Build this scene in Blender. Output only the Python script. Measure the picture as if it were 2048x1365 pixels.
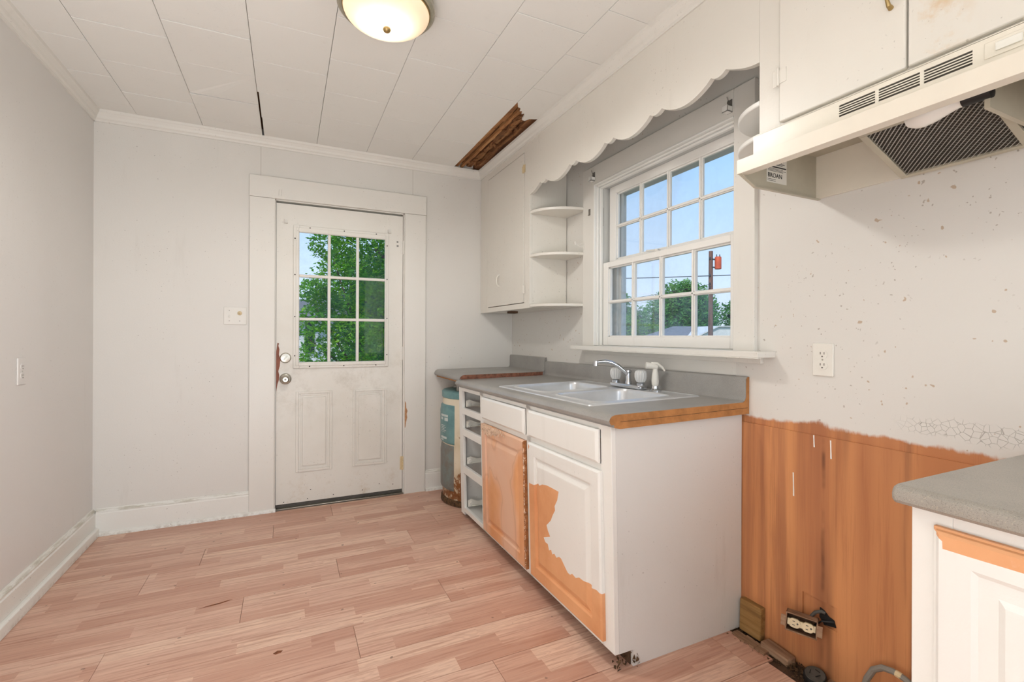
import bpy, bmesh, math, random
import numpy as np
from mathutils import Vector, Matrix

random.seed(7)
SC = bpy.context.scene
COL = SC.collection
for o in list(bpy.data.objects):
    bpy.data.objects.remove(o)
PI = math.pi

# ---------------------------------------------------------------- camera
YAW, ROLL, CAMH = 0.441375, 0.0038106, 1.19
cy_, sy_ = math.cos(YAW), math.sin(YAW)
fw = Vector((sy_, cy_, 0)); rt = Vector((cy_, -sy_, 0)); up = Vector((0, 0, 1))
r2 = rt * math.cos(ROLL) + up * math.sin(ROLL)
u2 = up * math.cos(ROLL) - rt * math.sin(ROLL)
cam = bpy.data.cameras.new('camera'); camo = bpy.data.objects.new('camera', cam); COL.objects.link(camo)
mw = Matrix(((r2.x, u2.x, -fw.x, 0), (r2.y, u2.y, -fw.y, 0), (r2.z, u2.z, -fw.z, CAMH), (0, 0, 0, 1)))
camo.matrix_world = mw
cam.sensor_width = 36; cam.lens = 36 * 950.4 / 2048
cam.shift_y = -(682.5 - 673.1) / 2048
cam.clip_start = 0.02; cam.clip_end = 500
SC.camera = camo

# ---------------------------------------------------------------- exposure, sky, sun, lamps
SC.view_settings.view_transform = 'Standard'
SC.view_settings.look = 'None'
SC.view_settings.exposure = -0.08
SC.view_settings.gamma = 1
SC.view_settings.use_curve_mapping = False

def C(r, g, b):
    f = lambda v: (v / 255 / 12.92) if v / 255 <= 0.04045 else ((v / 255 + 0.055) / 1.055) ** 2.4
    return (f(r), f(g), f(b), 1.0)

W = bpy.data.worlds.new('sky'); SC.world = W; W.use_nodes = True
nt = W.node_tree; nt.nodes.clear()
tc = nt.nodes.new('ShaderNodeTexCoord'); sep = nt.nodes.new('ShaderNodeSeparateXYZ')
rmp = nt.nodes.new('ShaderNodeValToRGB'); bg = nt.nodes.new('ShaderNodeBackground'); wo = nt.nodes.new('ShaderNodeOutputWorld')
nt.links.new(tc.outputs['Generated'], sep.inputs[0]); nt.links.new(sep.outputs['Z'], rmp.inputs[0])
e = rmp.color_ramp.elements
e[0].position = 0.0; e[0].color = C(214, 228, 244)
e[1].position = 0.75; e[1].color = C(110, 160, 222)
k = e.new(0.12); k.color = C(196, 219, 245)
k = e.new(0.33); k.color = C(160, 201, 243)
nt.links.new(rmp.outputs[0], bg.inputs[0]); bg.inputs[1].default_value = 1.35
nt.links.new(bg.outputs[0], wo.inputs[0])

def lamp(name, kind, energy, loc, direction=None, color=(1, 1, 1), **kw):
    l = bpy.data.lights.new(name, kind); l.energy = energy; l.color = color
    for a, b in kw.items(): setattr(l, a, b)
    o = bpy.data.objects.new(name, l); COL.objects.link(o); o.location = loc
    if direction is not None:
        o.rotation_euler = Vector(direction).to_track_quat('-Z', 'Y').to_euler()
    return o
lamp('sun', 'SUN', 3.2, (-10, -5, 20), (0.55, 0.42, -0.72), (1, 0.95, 0.86), angle=0.01)
# three unseen area fills, added to brighten the room from out of view
lamp('rear_fill', 'AREA', 9, (0.0, -2.3, 1.55), (0.0, 1, 0.04), (0.97, 0.985, 1.0), shape='RECTANGLE', size=2.2, size_y=1.9)  # added soft fill from behind the viewer, not a real source
lamp('side_fill', 'AREA', 44, (1.62, -0.95, 1.5), (-1, 0.5, 0.02), (0.94, 0.97, 1.0), shape='RECTANGLE', size=1.6, size_y=1.5)  # added fill aimed across to the left wall; no window stands there
lamp('upward_fill', 'AREA', 72, (-0.6, -0.35, 0.30), (-0.62, 0.36, 0.74), (0.90, 0.955, 1.0), shape='RECTANGLE', size=1.3, size_y=1.5)  # added low fill aimed up at the ceiling and left wall

# ---------------------------------------------------------------- materials
class NT:
    def __init__(s, name):
        s.m = bpy.data.materials.new(name); s.m.use_nodes = True
        s.t = s.m.node_tree; s.t.nodes.clear()
        s.out = s.n('ShaderNodeOutputMaterial')
        s._p = None
    def n(s, typ, **kw):
        x = s.t.nodes.new(typ)
        for a, b in kw.items(): setattr(x, a, b)
        return x
    def l(s, a, b): s.t.links.new(a, b)
    def put(s, v, sock):
        if hasattr(v, 'is_linked') or hasattr(v, 'links'): s.l(v, sock)
        else:
            try: sock.default_value = v
            except Exception: sock.default_value = v[:3]
    @property
    def pos(s):
        if s._p is None: s._p = s.n('ShaderNodeNewGeometry').outputs['Position']
        return s._p
    def xyz(s):
        x = s.n('ShaderNodeSeparateXYZ'); s.l(s.pos, x.inputs[0]); return x.outputs
    def math(s, op, a, b=0.0, c=None, clamp=False):
        x = s.n('ShaderNodeMath', operation=op, use_clamp=clamp)
        s.put(a, x.inputs[0]); s.put(b, x.inputs[1])
        if c is not None: s.put(c, x.inputs[2])
        return x.outputs[0]
    def mapping(s, scale, rot=(0, 0, 0), loc=(0, 0, 0), src=None):
        x = s.n('ShaderNodeMapping'); s.l(src or s.pos, x.inputs[0])
        x.inputs['Scale'].default_value = scale; x.inputs['Rotation'].default_value = rot; x.inputs['Location'].default_value = loc
        return x.outputs[0]
    def noise(s, scale, detail=4, rough=.55, vec=None, dist=0.0):
        x = s.n('ShaderNodeTexNoise'); s.l(vec or s.pos, x.inputs['Vector'])
        x.inputs['Scale'].default_value = scale; x.inputs['Detail'].default_value = detail; x.inputs['Roughness'].default_value = rough
        x.inputs['Distortion'].default_value = dist
        return x.outputs['Fac']
    def step(s, v, a, b):
        x = s.n('ShaderNodeMapRange', interpolation_type='SMOOTHSTEP', clamp=True)
        s.put(v, x.inputs['Value']); x.inputs['From Min'].default_value = a; x.inputs['From Max'].default_value = b
        return x.outputs['Result']
    def mix(s, f, a, b):
        x = s.n('ShaderNodeMix', data_type='RGBA'); s.put(f, x.inputs['Factor']); s.put(a, x.inputs['A']); s.put(b, x.inputs['B'])
        return x.outputs[2]
    def ramp(s, v, stops):
        x = s.n('ShaderNodeValToRGB'); s.l(v, x.inputs[0]); e = x.color_ramp.elements
        e[0].position, e[0].color = stops[0]; e[1].position, e[1].color = stops[-1]
        for p, c in stops[1:-1]:
            k = e.new(p); k.color = c
        return x.outputs[0]
    def bump(s, h, strength, dist=.01):
        x = s.n('ShaderNodeBump'); s.l(h, x.inputs['Height']); x.inputs['Strength'].default_value = strength; x.inputs['Distance'].default_value = dist
        return x.outputs[0]
    def pbr(s, col, rough=.5, metal=0.0, normal=None, **kw):
        p = s.n('ShaderNodeBsdfPrincipled'); s.put(col, p.inputs['Base Color']); s.put(rough, p.inputs['Roughness']); s.put(metal, p.inputs['Metallic'])
        if normal is not None: s.l(normal, p.inputs['Normal'])
        for a, b in kw.items(): s.put(b, p.inputs[a.replace('_', ' ')])
        s.l(p.outputs[0], s.out.inputs[0]); s.p = p
        return s.m

def paint(name, col, dirtcol=C(150, 135, 110), dirt=.25, specks=.5, rough=.42, bump=.08, blotch=1.2, extra=None, speckcol=C(96, 78, 58)):
    t = NT(name)
    big = t.step(t.noise(blotch, 5, .6), .42, .78)
    c = t.mix(t.math('MULTIPLY', big, dirt * .5), col, dirtcol)
    streak = t.noise(1, 5, .65, vec=t.mapping((9, 9, 1.3)))
    c = t.mix(t.math('MULTIPLY', t.step(streak, .6, .85), dirt), c, dirtcol)
    if specks:
        sp = t.noise(105, 1, .4)
        zone = t.step(t.noise(2.3, 2, .5), .45, .6)
        f = t.math('MULTIPLY', t.math('MULTIPLY', t.step(sp, .72, .76), zone), specks)
        c = t.mix(f, c, speckcol)
    if extra: c = extra(t, c)
    nb = t.bump(t.noise(130, 3, .6), bump, .004) if bump else None
    return t.pbr(c, rough, 0, nb)

def plain(name, col, rough=.5, metal=0.0, var=.12, scale=20, bump=0.0, **kw):
    t = NT(name)
    d = tuple(c * (1 - var * 2) for c in col[:3]) + (1,)
    n = t.noise(scale, 4, .6)
    c = t.mix(t.step(n, .3, .75), col, d)
    return t.pbr(c, rough, metal, t.bump(n, bump, .004) if bump else None, **kw)

WALLC = C(224, 220, 213)
M = {}
def seams_back(t, c):
    x, y, z = t.xyz()
    for xs in (-0.165, 0.86):
        f = t.math('LESS_THAN', t.math('ABSOLUTE', t.math('SUBTRACT', x, xs)), .0016)
        f = t.math('MULTIPLY', f, t.math('GREATER_THAN', z, 2.2))
        c = t.mix(t.math('MULTIPLY', f, .5), c, C(150, 138, 120))
    return c
M['wall'] = paint('wall_paint', WALLC, dirt=.16, specks=.55, extra=seams_back)
M['wall_left'] = paint('wall_paint_left', C(226, 222, 217), dirt=.12, specks=.2)

def ply_color(t):
    x, y, z = t.xyz()
    g = t.noise(1, 7, .7, vec=t.mapping((40, 46, 1.6)))
    band = t.noise(1, 3, .5, vec=t.mapping((3, 4.2, .25)))
    c = t.ramp(band, [(.32, C(182, 118, 76)), (.46, C(212, 146, 94)), (.6, C(220, 152, 98)), (.74, C(196, 130, 84))])
    c = t.mix(t.math('MULTIPLY', t.step(g, .48, .7), .6), c, C(172, 106, 66))
    st = t.noise(1, 2, .5, vec=t.mapping((2, 11, .5), loc=(3, 1.2, 0)))
    c = t.mix(t.math('MULTIPLY', t.step(st, .62, .74), .75), c, C(128, 80, 52))
    wav = t.math('ADD', y, t.math('MULTIPLY', t.math('SUBTRACT', t.noise(1, 3, .5, vec=t.mapping((1, 1, 3))), .5), .03))
    brown = t.math('MULTIPLY', t.step(wav, 1.0, 1.05), t.step(t.noise(1, 4, .6, vec=t.mapping((4, 16, .7))), .38, .6))
    c = t.mix(t.math('MULTIPLY', brown, .6), c, C(158, 98, 66))
    c = t.mix(t.math('MULTIPLY', t.step(t.math('ABSOLUTE', t.math('SUBTRACT', wav, 1.035)), .010, .001), t.math('MULTIPLY', t.step(t.noise(1, 3, .6, vec=t.mapping((1, 1, 5))), .38, .62), .75)), c, C(96, 56, 36))
    c = t.mix(t.math('MULTIPLY', t.step(wav, .79, .74), .5), c, C(168, 98, 58))
    low = t.step(t.math('ADD', z, t.math('MULTIPLY', t.noise(5), .25)), .34, .02)
    c = t.mix(t.math('MULTIPLY', low, .45), c, C(140, 92, 66))
    return c

def wall_right_mat():
    t = NT('wall_paint_right')
    x, y, z = t.xyz()
    big = t.step(t.noise(1.2, 5, .6), .42, .78)
    c = t.mix(t.math('MULTIPLY', big, .1), WALLC, C(160, 145, 120))
    sp = t.noise(95, 1, .4)
    zone = t.step(t.noise(2.3, 2, .5), .4, .6)
    c = t.mix(t.math('MULTIPLY', t.math('MULTIPLY', t.step(sp, .73, .77), zone), .5), c, C(120, 96, 66))
    sp2 = t.noise(52, 1, .3)
    c = t.mix(t.math('MULTIPLY', t.step(sp2, .76, .79), .6), c, C(170, 130, 80))
    # ragged end of the white paint over the plywood
    nz = t.math('MULTIPLY', t.math('SUBTRACT', t.noise(6, 4, .6), .5), .075)
    fine = t.math('MULTIPLY', t.math('SUBTRACT', t.noise(1, 5, .8, vec=t.mapping((80, 80, 14))), .5), .018)
    edge = t.math('ADD', t.math('ADD', z, nz), fine)
    bare = t.step(edge, .884, .868)
    c = t.mix(bare, c, ply_color(t))
    # cracked flaking paint patch low on the wall (relief)
    vor = t.n('ShaderNodeTexVoronoi', feature='DISTANCE_TO_EDGE'); t.l(t.pos, vor.inputs['Vector']); vor.inputs['Scale'].default_value = 62
    crack = t.step(vor.outputs['Distance'], .045, .0)
    py = t.step(t.math('ABSOLUTE', t.math('SUBTRACT', y, .62)), .22, .13)
    pz = t.step(t.math('ABSOLUTE', t.math('ADD', t.math('SUBTRACT', z, .93), t.math('MULTIPLY', t.math('SUBTRACT', t.noise(14), .5), .05))), .03, .018)
    mask = t.math('MULTIPLY', py, pz)
    cr = t.math('MULTIPLY', crack, mask)
    c = t.mix(t.math('MULTIPLY', cr, .55), c, C(120, 110, 92))
    h = t.math('SUBTRACT', t.math('MULTIPLY', t.noise(130, 3), .1), t.math('MULTIPLY', cr, 1.0))
    return t.pbr(c, .45, 0, t.bump(h, .35, .006))
M['wall_right'] = wall_right_mat()
def ply_mat():
    t = NT('orange_plywood')
    return t.pbr(ply_color(t), .5, 0, t.bump(t.noise(1, 4, .6, vec=t.mapping((60, 60, 2))), .12, .003))
M['ply'] = ply_mat()
M['ceil'] = paint('ceiling_paint', C(238, 236, 230), dirt=.08, specks=.10, rough=.55, bump=.1)
M['trim'] = paint('trim_paint', C(230, 226, 218), dirt=.14, specks=.25, rough=.36, bump=.05)
def grime(t, c):
    x, y, z = t.xyz()
    n = t.noise(1, 5, .75, vec=t.mapping((5, 5, 40)))
    top = t.math('MULTIPLY', t.step(t.math('ABSOLUTE', t.math('SUBTRACT', z, .146)), .016, .002), t.step(n, .42, .62))
    foot = t.math('MULTIPLY', t.step(z, .03, .0), t.step(t.noise(30, 5, .7), .42, .65))
    c = t.mix(t.math('MULTIPLY', top, .55), c, C(150, 140, 106))
    return t.mix(t.math('MULTIPLY', foot, .5), c, C(150, 130, 100))
M['base'] = paint('baseboard_paint', C(236, 234, 227), dirt=.3, specks=.5, rough=.36, dirtcol=C(170, 160, 128), extra=grime)
def door_grime(t, c):
    x, y, z = t.xyz()
    n = t.noise(6, 6, .75)
    mid = t.math('MULTIPLY', t.step(t.math('ABSOLUTE', t.math('SUBTRACT', z, .84)), .34, .04), t.step(n, .44, .7))
    foot = t.math('MULTIPLY', t.step(z, .3, .03), t.step(t.noise(11, 6, .75), .5, .72))
    c = t.mix(t.math('MULTIPLY', mid, .3), c, C(168, 154, 132))
    return t.mix(t.math('MULTIPLY', foot, .4), c, C(186, 160, 116))
M['door'] = paint('door_paint', C(230, 226, 217), dirt=.3, specks=.3, rough=.4, dirtcol=C(178, 160, 130), blotch=2.4, extra=door_grime)
M['cab'] = paint('cabinet_paint', C(229, 224, 214), dirt=.2, specks=.3, rough=.36)
M['cabside'] = paint('cabinet_side_paint', C(226, 224, 219), dirt=.22, specks=.3, rough=.45)
M['white'] = paint('gloss_white_paint', C(241, 239, 233), dirt=.14, specks=.12, rough=.3)
M['sash'] = paint('sash_paint', C(241, 238, 232), dirt=.12, specks=.2, rough=.35)
def stained_door():
    def ex(t, c):
        s = t.step(t.noise(6.5, 6, .7), .46, .66)
        x, y, z = t.xyz()
        lo = t.math('MULTIPLY', t.step(z, 2.2, 1.95), t.step(y, .50, .60))
        return t.mix(t.math('MULTIPLY', t.math('MULTIPLY', s, lo), .6), c, C(206, 160, 82))
    return paint('cabinet_paint_stained', C(229, 224, 214), dirt=.2, specks=.3, rough=.4, extra=ex)
M['cabstain'] = stained_door()

def floor_mat():
    t = NT('laminate_floor')
    x, y, z = t.xyz()
    oi = t.n('ShaderNodeObjectInfo').outputs['Random']
    k = 0.2165 / 3
    row = t.math('FLOOR', t.math('DIVIDE', t.math('ADD', y, 10 * .2165 - 2.905 + .2165 * 20), k))
    wn = t.n('ShaderNodeTexWhiteNoise', noise_dimensions='1D'); t.l(row, wn.inputs['W'])
    seg = t.math('FLOOR', t.math('ADD', t.math('DIVIDE', x, .46), t.math('MULTIPLY', wn.outputs['Value'], 9)))
    wn2 = t.n('ShaderNodeTexWhiteNoise', noise_dimensions='3D')
    cmb = t.n('ShaderNodeCombineXYZ'); t.l(row, cmb.inputs[0]); t.l(seg, cmb.inputs[1]); t.l(oi, cmb.inputs[2])
    t.l(cmb.outputs[0], wn2.inputs['Vector'])
    rv = wn2.outputs['Value']
    base = t.ramp(rv, [(0, C(200, 152, 130)), (.35, C(213, 169, 147)), (.7, C(222, 182, 160)), (1, C(233, 198, 174))])
    off = t.n('ShaderNodeCombineXYZ'); t.l(t.math('MULTIPLY', rv, 37), off.inputs[0]); t.l(t.math('MULTIPLY', rv, 11), off.inputs[1])
    va = t.n('ShaderNodeVectorMath', operation='ADD'); t.l(t.pos, va.inputs[0]); t.l(off.outputs[0], va.inputs[1])
    g1 = t.noise(1, 6, .65, vec=t.mapping((3.2, 75, 1), src=va.outputs[0]))
    g2 = t.noise(1, 3, .5, vec=t.mapping((1.6, 14, 1), src=va.outputs[0]), dist=1.2)
    rings = t.math('ABSOLUTE', t.math('SINE', t.math('MULTIPLY', g2, 42)))
    c = t.mix(t.math('MULTIPLY', t.step(g1, .44, .66), .75), base, C(180, 130, 108))
    c = t.mix(t.math('MULTIPLY', t.step(rings, .7, 1.0), .36), c, C(198, 156, 136))
    c = t.mix(t.math('MULTIPLY', t.step(t.noise(1, 5, .6, vec=t.mapping((2.2, 42, 1), loc=(3, 7, 0), src=va.outputs[0])), .56, .72), .5), c, C(238, 206, 182))
    worn = t.step(t.noise(1, 4, .7, vec=t.mapping((1.6, 5, 1))), .66, .8)
    c = t.mix(t.math('MULTIPLY', worn, .25), c, C(200, 180, 168))
    sp = t.step(t.noise(30, 1, .3), .78, .8)
    c = t.mix(t.math('MULTIPLY', sp, .55), c, C(86, 62, 50))
    ro = t.math('ADD', .27, t.math('MULTIPLY', t.noise(3.5, 5, .7), .22))
    return t.pbr(c, ro, 0, t.bump(g1, .05, .002), Specular_IOR_Level=.45)
M['floor'] = floor_mat()
M['sub'] = plain('subfloor', C(96, 70, 50), .9, 0, .2, 30, .3)

def mdf_mat(name, stain=0.0):
    t = NT(name)
    c = t.mix(t.step(t.noise(3.2, 5, .6), .35, .72), C(234, 172, 122), C(218, 150, 100))
    s = t.noise(1, 2, .45, vec=t.mapping((1, 3.2, 1.9)), dist=.6)
    if stain:
        c = t.mix(t.math('MULTIPLY', t.step(s, .38, .6), .7), c, C(232, 196, 172))
        ring = t.step(t.math('ABSOLUTE', t.math('SUBTRACT', s, .52)), .02, .0)
        c = t.mix(t.math('MULTIPLY', ring, .22), c, C(168, 116, 90))
    c = t.mix(t.math('MULTIPLY', t.step(t.noise(60, 3), .62, .8), .25), c, C(240, 200, 170))
    return t.pbr(c, .55, 0, t.bump(t.noise(90, 3), .08, .003))
M['mdf'] = mdf_mat('orange_fibreboard'); M['mdf_stain'] = mdf_mat('stained_fibreboard', 1)
M['mdf_edge'] = plain('fibreboard_edge', C(176, 112, 62), .75, 0, .25, 60, .6)
M['frayed'] = plain('frayed_fibreboard', C(240, 208, 180), .9, 0, .14, 110)

def counter_mat(name, col, col2, speck=.5):
    t = NT(name)
    c = t.mix(t.step(t.noise(3, 5, .65), .35, .7), col, col2)
    c = t.mix(t.math('MULTIPLY', t.step(t.noise(520, 2, .5), .56, .64), speck), c, C(112, 104, 98))
    c = t.mix(t.math('MULTIPLY', t.step(t.noise(480, 2, .5, vec=t.mapping((1, 1, 1), loc=(5, 2, 1))), .6, .66), speck), c, C(196, 180, 160))
    return t.pbr(c, .36, 0, None)
M['counter'] = counter_mat('grey_laminate', C(160, 157, 152), C(146, 143, 138), .3)
M['counter2'] = counter_mat('grey_brown_laminate', C(164, 157, 147), C(148, 142, 132), .45)
M['pboard'] = plain('raw_board_edge', C(190, 130, 74), .8, 0, .18, 22, .5)
M['pboard_red'] = plain('raw_board_edge_dark', C(150, 98, 76), .85, 0, .3, 40, .5)
M['steel'] = plain('brushed_steel', C(224, 225, 226), .3, .55, .04, 12)
M['chrome'] = plain('chrome', C(215, 218, 222), .1, 1, .02, 5)
M['nickel'] = plain('brushed_nickel', C(196, 192, 180), .32, .9, .06, 8)
M['oldbrass'] = plain('aged_gilt', C(176, 150, 100), .4, .8, .12, 30)
M['grey_metal'] = plain('grey_metal', C(150, 146, 140), .45, .7, .12, 40)
M['lamp_pan'] = plain('pewter_pan', C(186, 180, 164), .35, .75, .1, 25, .1)
M['plastic'] = plain('white_plastic', C(236, 232, 222), .3, 0, .02, 10)
M['ivory'] = plain('ivory_plastic', C(222, 200, 158), .35, 0, .08, 25)
M['almond'] = plain('hood_enamel', C(234, 226, 210), .3, 0, .03, 5)
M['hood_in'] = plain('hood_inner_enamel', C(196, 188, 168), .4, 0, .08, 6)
M['black'] = plain('black_plastic', C(28, 28, 28), .5, 0, .1, 20)
M['dark'] = plain('dark_void', C(22, 18, 15), .9, 0, .2, 20)
M['slot'] = plain('dark_slot', C(86, 80, 72), .8, 0, .1, 20)
M['rubber'] = plain('dark_rubber', C(84, 80, 74), .7, 0, .15, 30)
M['hole'] = plain('screw_hole', C(60, 54, 48), .8, 0, .1, 20)
M['rust'] = plain('rust', C(140, 84, 52), .85, 0, .3, 60, .5)
M['primer'] = plain('red_brown_primer', C(150, 92, 72), .7, 0, .15, 30)
M['tan'] = plain('bare_tan_wood', C(196, 146, 104), .7, 0, .15, 40)
M['bulbm'] = plain('frosted_bulb', C(240, 236, 228), .25, 0, .01, 5)
M['lens'] = plain('grey_cable', C(138, 132, 122), .55, 0, .06, 30)
M['crystal'] = None
def acrylic():
    t = NT('clear_acrylic')
    return t.pbr(C(248, 248, 246), .14, 0, None, Transmission_Weight=.3, IOR=1.4)
M['crystal'] = acrylic()
def tile_mesh_mat():
    return plain('aluminium_mesh', C(190, 188, 182), .35, .7, .1, 60)
M['alu'] = plain('aluminium_mesh_oiled', C(206, 203, 194), .5, .25, .12, 40)

def heater_mat():
    t = NT('rusting_enamel')
    x, y, z = t.xyz()
    base = t.mix(t.step(t.noise(5, 4), .4, .7), C(226, 214, 190), C(206, 190, 160))
    low = t.math('MULTIPLY', t.step(z, .42, .02), .26)
    n = t.math('ADD', t.noise(17, 6, .75), low)
    c = t.mix(t.step(n, .66, .72), base, C(140, 88, 48))
    c = t.mix(t.math('MULTIPLY', t.step(n, .76, .9), .7), c, C(84, 50, 30))
    bottom = t.step(t.math('ADD', z, t.math('MULTIPLY', t.noise(20), .05)), .075, .045)
    c = t.mix(t.math('MULTIPLY', bottom, .85), c, C(106, 74, 34))
    return t.pbr(c, .5, 0, t.bump(n, .2, .004))
M['heater'] = heater_mat()
def teal(name, a, b, r):
    t = NT(name)
    n = t.noise(14, 6, .7)
    c = t.mix(t.step(n, .35, .7), a, b)
    c = t.mix(t.math('MULTIPLY', t.step(t.noise(24, 5, .7), .62, .7), r), c, C(140, 92, 72))
    return t.pbr(c, .42)
M['teal'] = teal('teal_enamel', C(112, 152, 152), C(96, 136, 138), .15)
M['teal_grey'] = teal('weathered_teal', C(120, 132, 128), C(118, 108, 100), .55)
M['wlabel'] = plain('white_print', C(208, 218, 214), .5, 0, .05, 40)
M['rotwood'] = None
def wood(name, cols, axis=(30, 2, 30), rough=.8, bump=.5):
    t = NT(name)
    n = t.noise(1, 6, .7, vec=t.mapping(axis))
    c = t.ramp(n, [(.3, cols[0]), (.5, cols[1]), (.72, cols[2])])
    b = t.noise(4.5, 4, .6)
    c = t.mix(t.math('MULTIPLY', t.step(b, .52, .7), .7), c, cols[0])
    return t.pbr(c, rough, 0, t.bump(n, bump, .005))
M['rotwood'] = wood('rotten_wood', (C(60, 36, 20), C(130, 84, 46), C(184, 134, 84)))
M['lath'] = wood('old_lath', (C(84, 50, 28), C(168, 114, 66), C(206, 160, 108)))
M['treated'] = wood('pressure_treated_wood', (C(104, 76, 38), C(150, 112, 62), C(172, 134, 82)), axis=(26, 2.2, 46))
M['scrap'] = wood('scrap_wood', (C(88, 64, 46), C(146, 112, 86), C(176, 146, 118)))
M['dirt'] = plain('rotting_debris', C(104, 76, 48), .95, 0, .4, 60, 1.0)

def glass_mat(name, dirt_lo, dirt_hi, tint=(1, 1, 1, 1)):
    t = NT(name)
    tr = t.n('ShaderNodeBsdfTransparent'); tr.inputs[0].default_value = tint
    gl = t.n('ShaderNodeBsdfGlossy'); gl.inputs['Roughness'].default_value = .02
    df = t.n('ShaderNodeBsdfTranslucent'); df.inputs[0].default_value = C(214, 226, 220)
    n = t.noise(9, 6, .7); fine = t.noise(70, 3, .6)
    f = t.math('ADD', dirt_lo, t.math('MULTIPLY', t.step(t.math('ADD', n, t.math('MULTIPLY', fine, .25)), .45, .85), dirt_hi))
    m1 = t.n('ShaderNodeMixShader'); t.l(f, m1.inputs[0]); t.l(tr.outputs[0], m1.inputs[1]); t.l(df.outputs[0], m1.inputs[2])
    fr = t.n('ShaderNodeFresnel'); fr.inputs[0].default_value = 1.35
    m2 = t.n('ShaderNodeMixShader'); t.l(t.math('MULTIPLY', fr.outputs[0], .2), m2.inputs[0]); t.l(m1.outputs[0], m2.inputs[1]); t.l(gl.outputs[0], m2.inputs[2])
    t.l(m2.outputs[0], t.out.inputs[0])
    return t.m
M['glass'] = glass_mat('window_glass', .005, .03)
M['glass_dirty'] = glass_mat('dusty_glass', .03, .12)
M['glass_door'] = glass_mat('door_glass', .004, .05)

def bowl_mat():
    t = NT('alabaster_glass')
    n = t.noise(7, 4, .6)
    col = t.mix(n, C(255, 248, 232), C(252, 236, 208))
    tr = t.n('ShaderNodeBsdfTranslucent'); t.l(col, tr.inputs[0])
    pb = t.n('ShaderNodeBsdfPrincipled'); t.l(col, pb.inputs['Base Color']); pb.inputs['Roughness'].default_value = .25
    t.l(col, pb.inputs['Emission Color']); pb.inputs['Emission Strength'].default_value = .34
    mx = t.n('ShaderNodeMixShader'); mx.inputs[0].default_value = .45
    t.l(pb.outputs[0], mx.inputs[1]); t.l(tr.outputs[0], mx.inputs[2]); t.l(mx.outputs[0], t.out.inputs[0])
    return t.m
M['bowl'] = bowl_mat()

def leaf_mat(name, a, b, c3, sc=5):
    t = NT(name)
    n = t.noise(sc, 4, .7); n2 = t.noise(sc * 9, 2, .6)
    v = t.math('ADD', t.math('MULTIPLY', n, .6), t.math('MULTIPLY', n2, .4))
    col = t.ramp(v, [(.34, a), (.5, b), (.66, c3)])
    df = t.n('ShaderNodeBsdfDiffuse'); t.l(col, df.inputs[0])
    tr = t.n('ShaderNodeBsdfTranslucent'); t.l(col, tr.inputs[0])
    mx = t.n('ShaderNodeMixShader'); mx.inputs[0].default_value = .4
    t.l(df.outputs[0], mx.inputs[1]); t.l(tr.outputs[0], mx.inputs[2]); t.l(mx.outputs[0], t.out.inputs[0])
    return t.m
M['leaf'] = leaf_mat('bright_leaves', C(56, 118, 40), C(100, 164, 50), C(172, 206, 70))
M['leaf_dark'] = leaf_mat('deep_green_leaves', C(44, 98, 50), C(70, 132, 62), C(112, 168, 74))
M['leaf_far'] = leaf_mat('far_leaves', C(70, 126, 72), C(100, 160, 84), C(140, 192, 100), .6)
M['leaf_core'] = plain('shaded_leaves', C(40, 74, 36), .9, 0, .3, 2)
M['bark'] = wood('bark', (C(70, 56, 42), C(104, 86, 66), C(130, 112, 92)), axis=(30, 30, 3))
M['grass'] = plain('grass', C(122, 136, 98), .95, 0, .3, 1.5)
M['siding'] = plain('white_siding', C(224, 226, 226), .6, 0, .04, 6)
M['roof'] = plain('grey_shingles', C(128, 130, 138), .85, 0, .1, 3)
M['roof_dark'] = plain('dark_shingles', C(120, 118, 116), .9, 0, .12, 3)
M['darkglass'] = plain('dark_window_glass', C(52, 62, 66), .15, 0, .2, 2)
M['pole'] = wood('utility_pole_wood', (C(88, 60, 52), C(124, 88, 78), C(146, 108, 94)), axis=(8, 8, .6))
M['orange'] = plain('rusty_orange_steel', C(226, 96, 58), .55, 0, .2, 2.5)
M['wire'] = plain('cable', C(70, 74, 80), .7, 0, .05, 3)
M['ext'] = paint('exterior_paint', C(206, 206, 202), dirt=.35, specks=.2, rough=.6)

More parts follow.
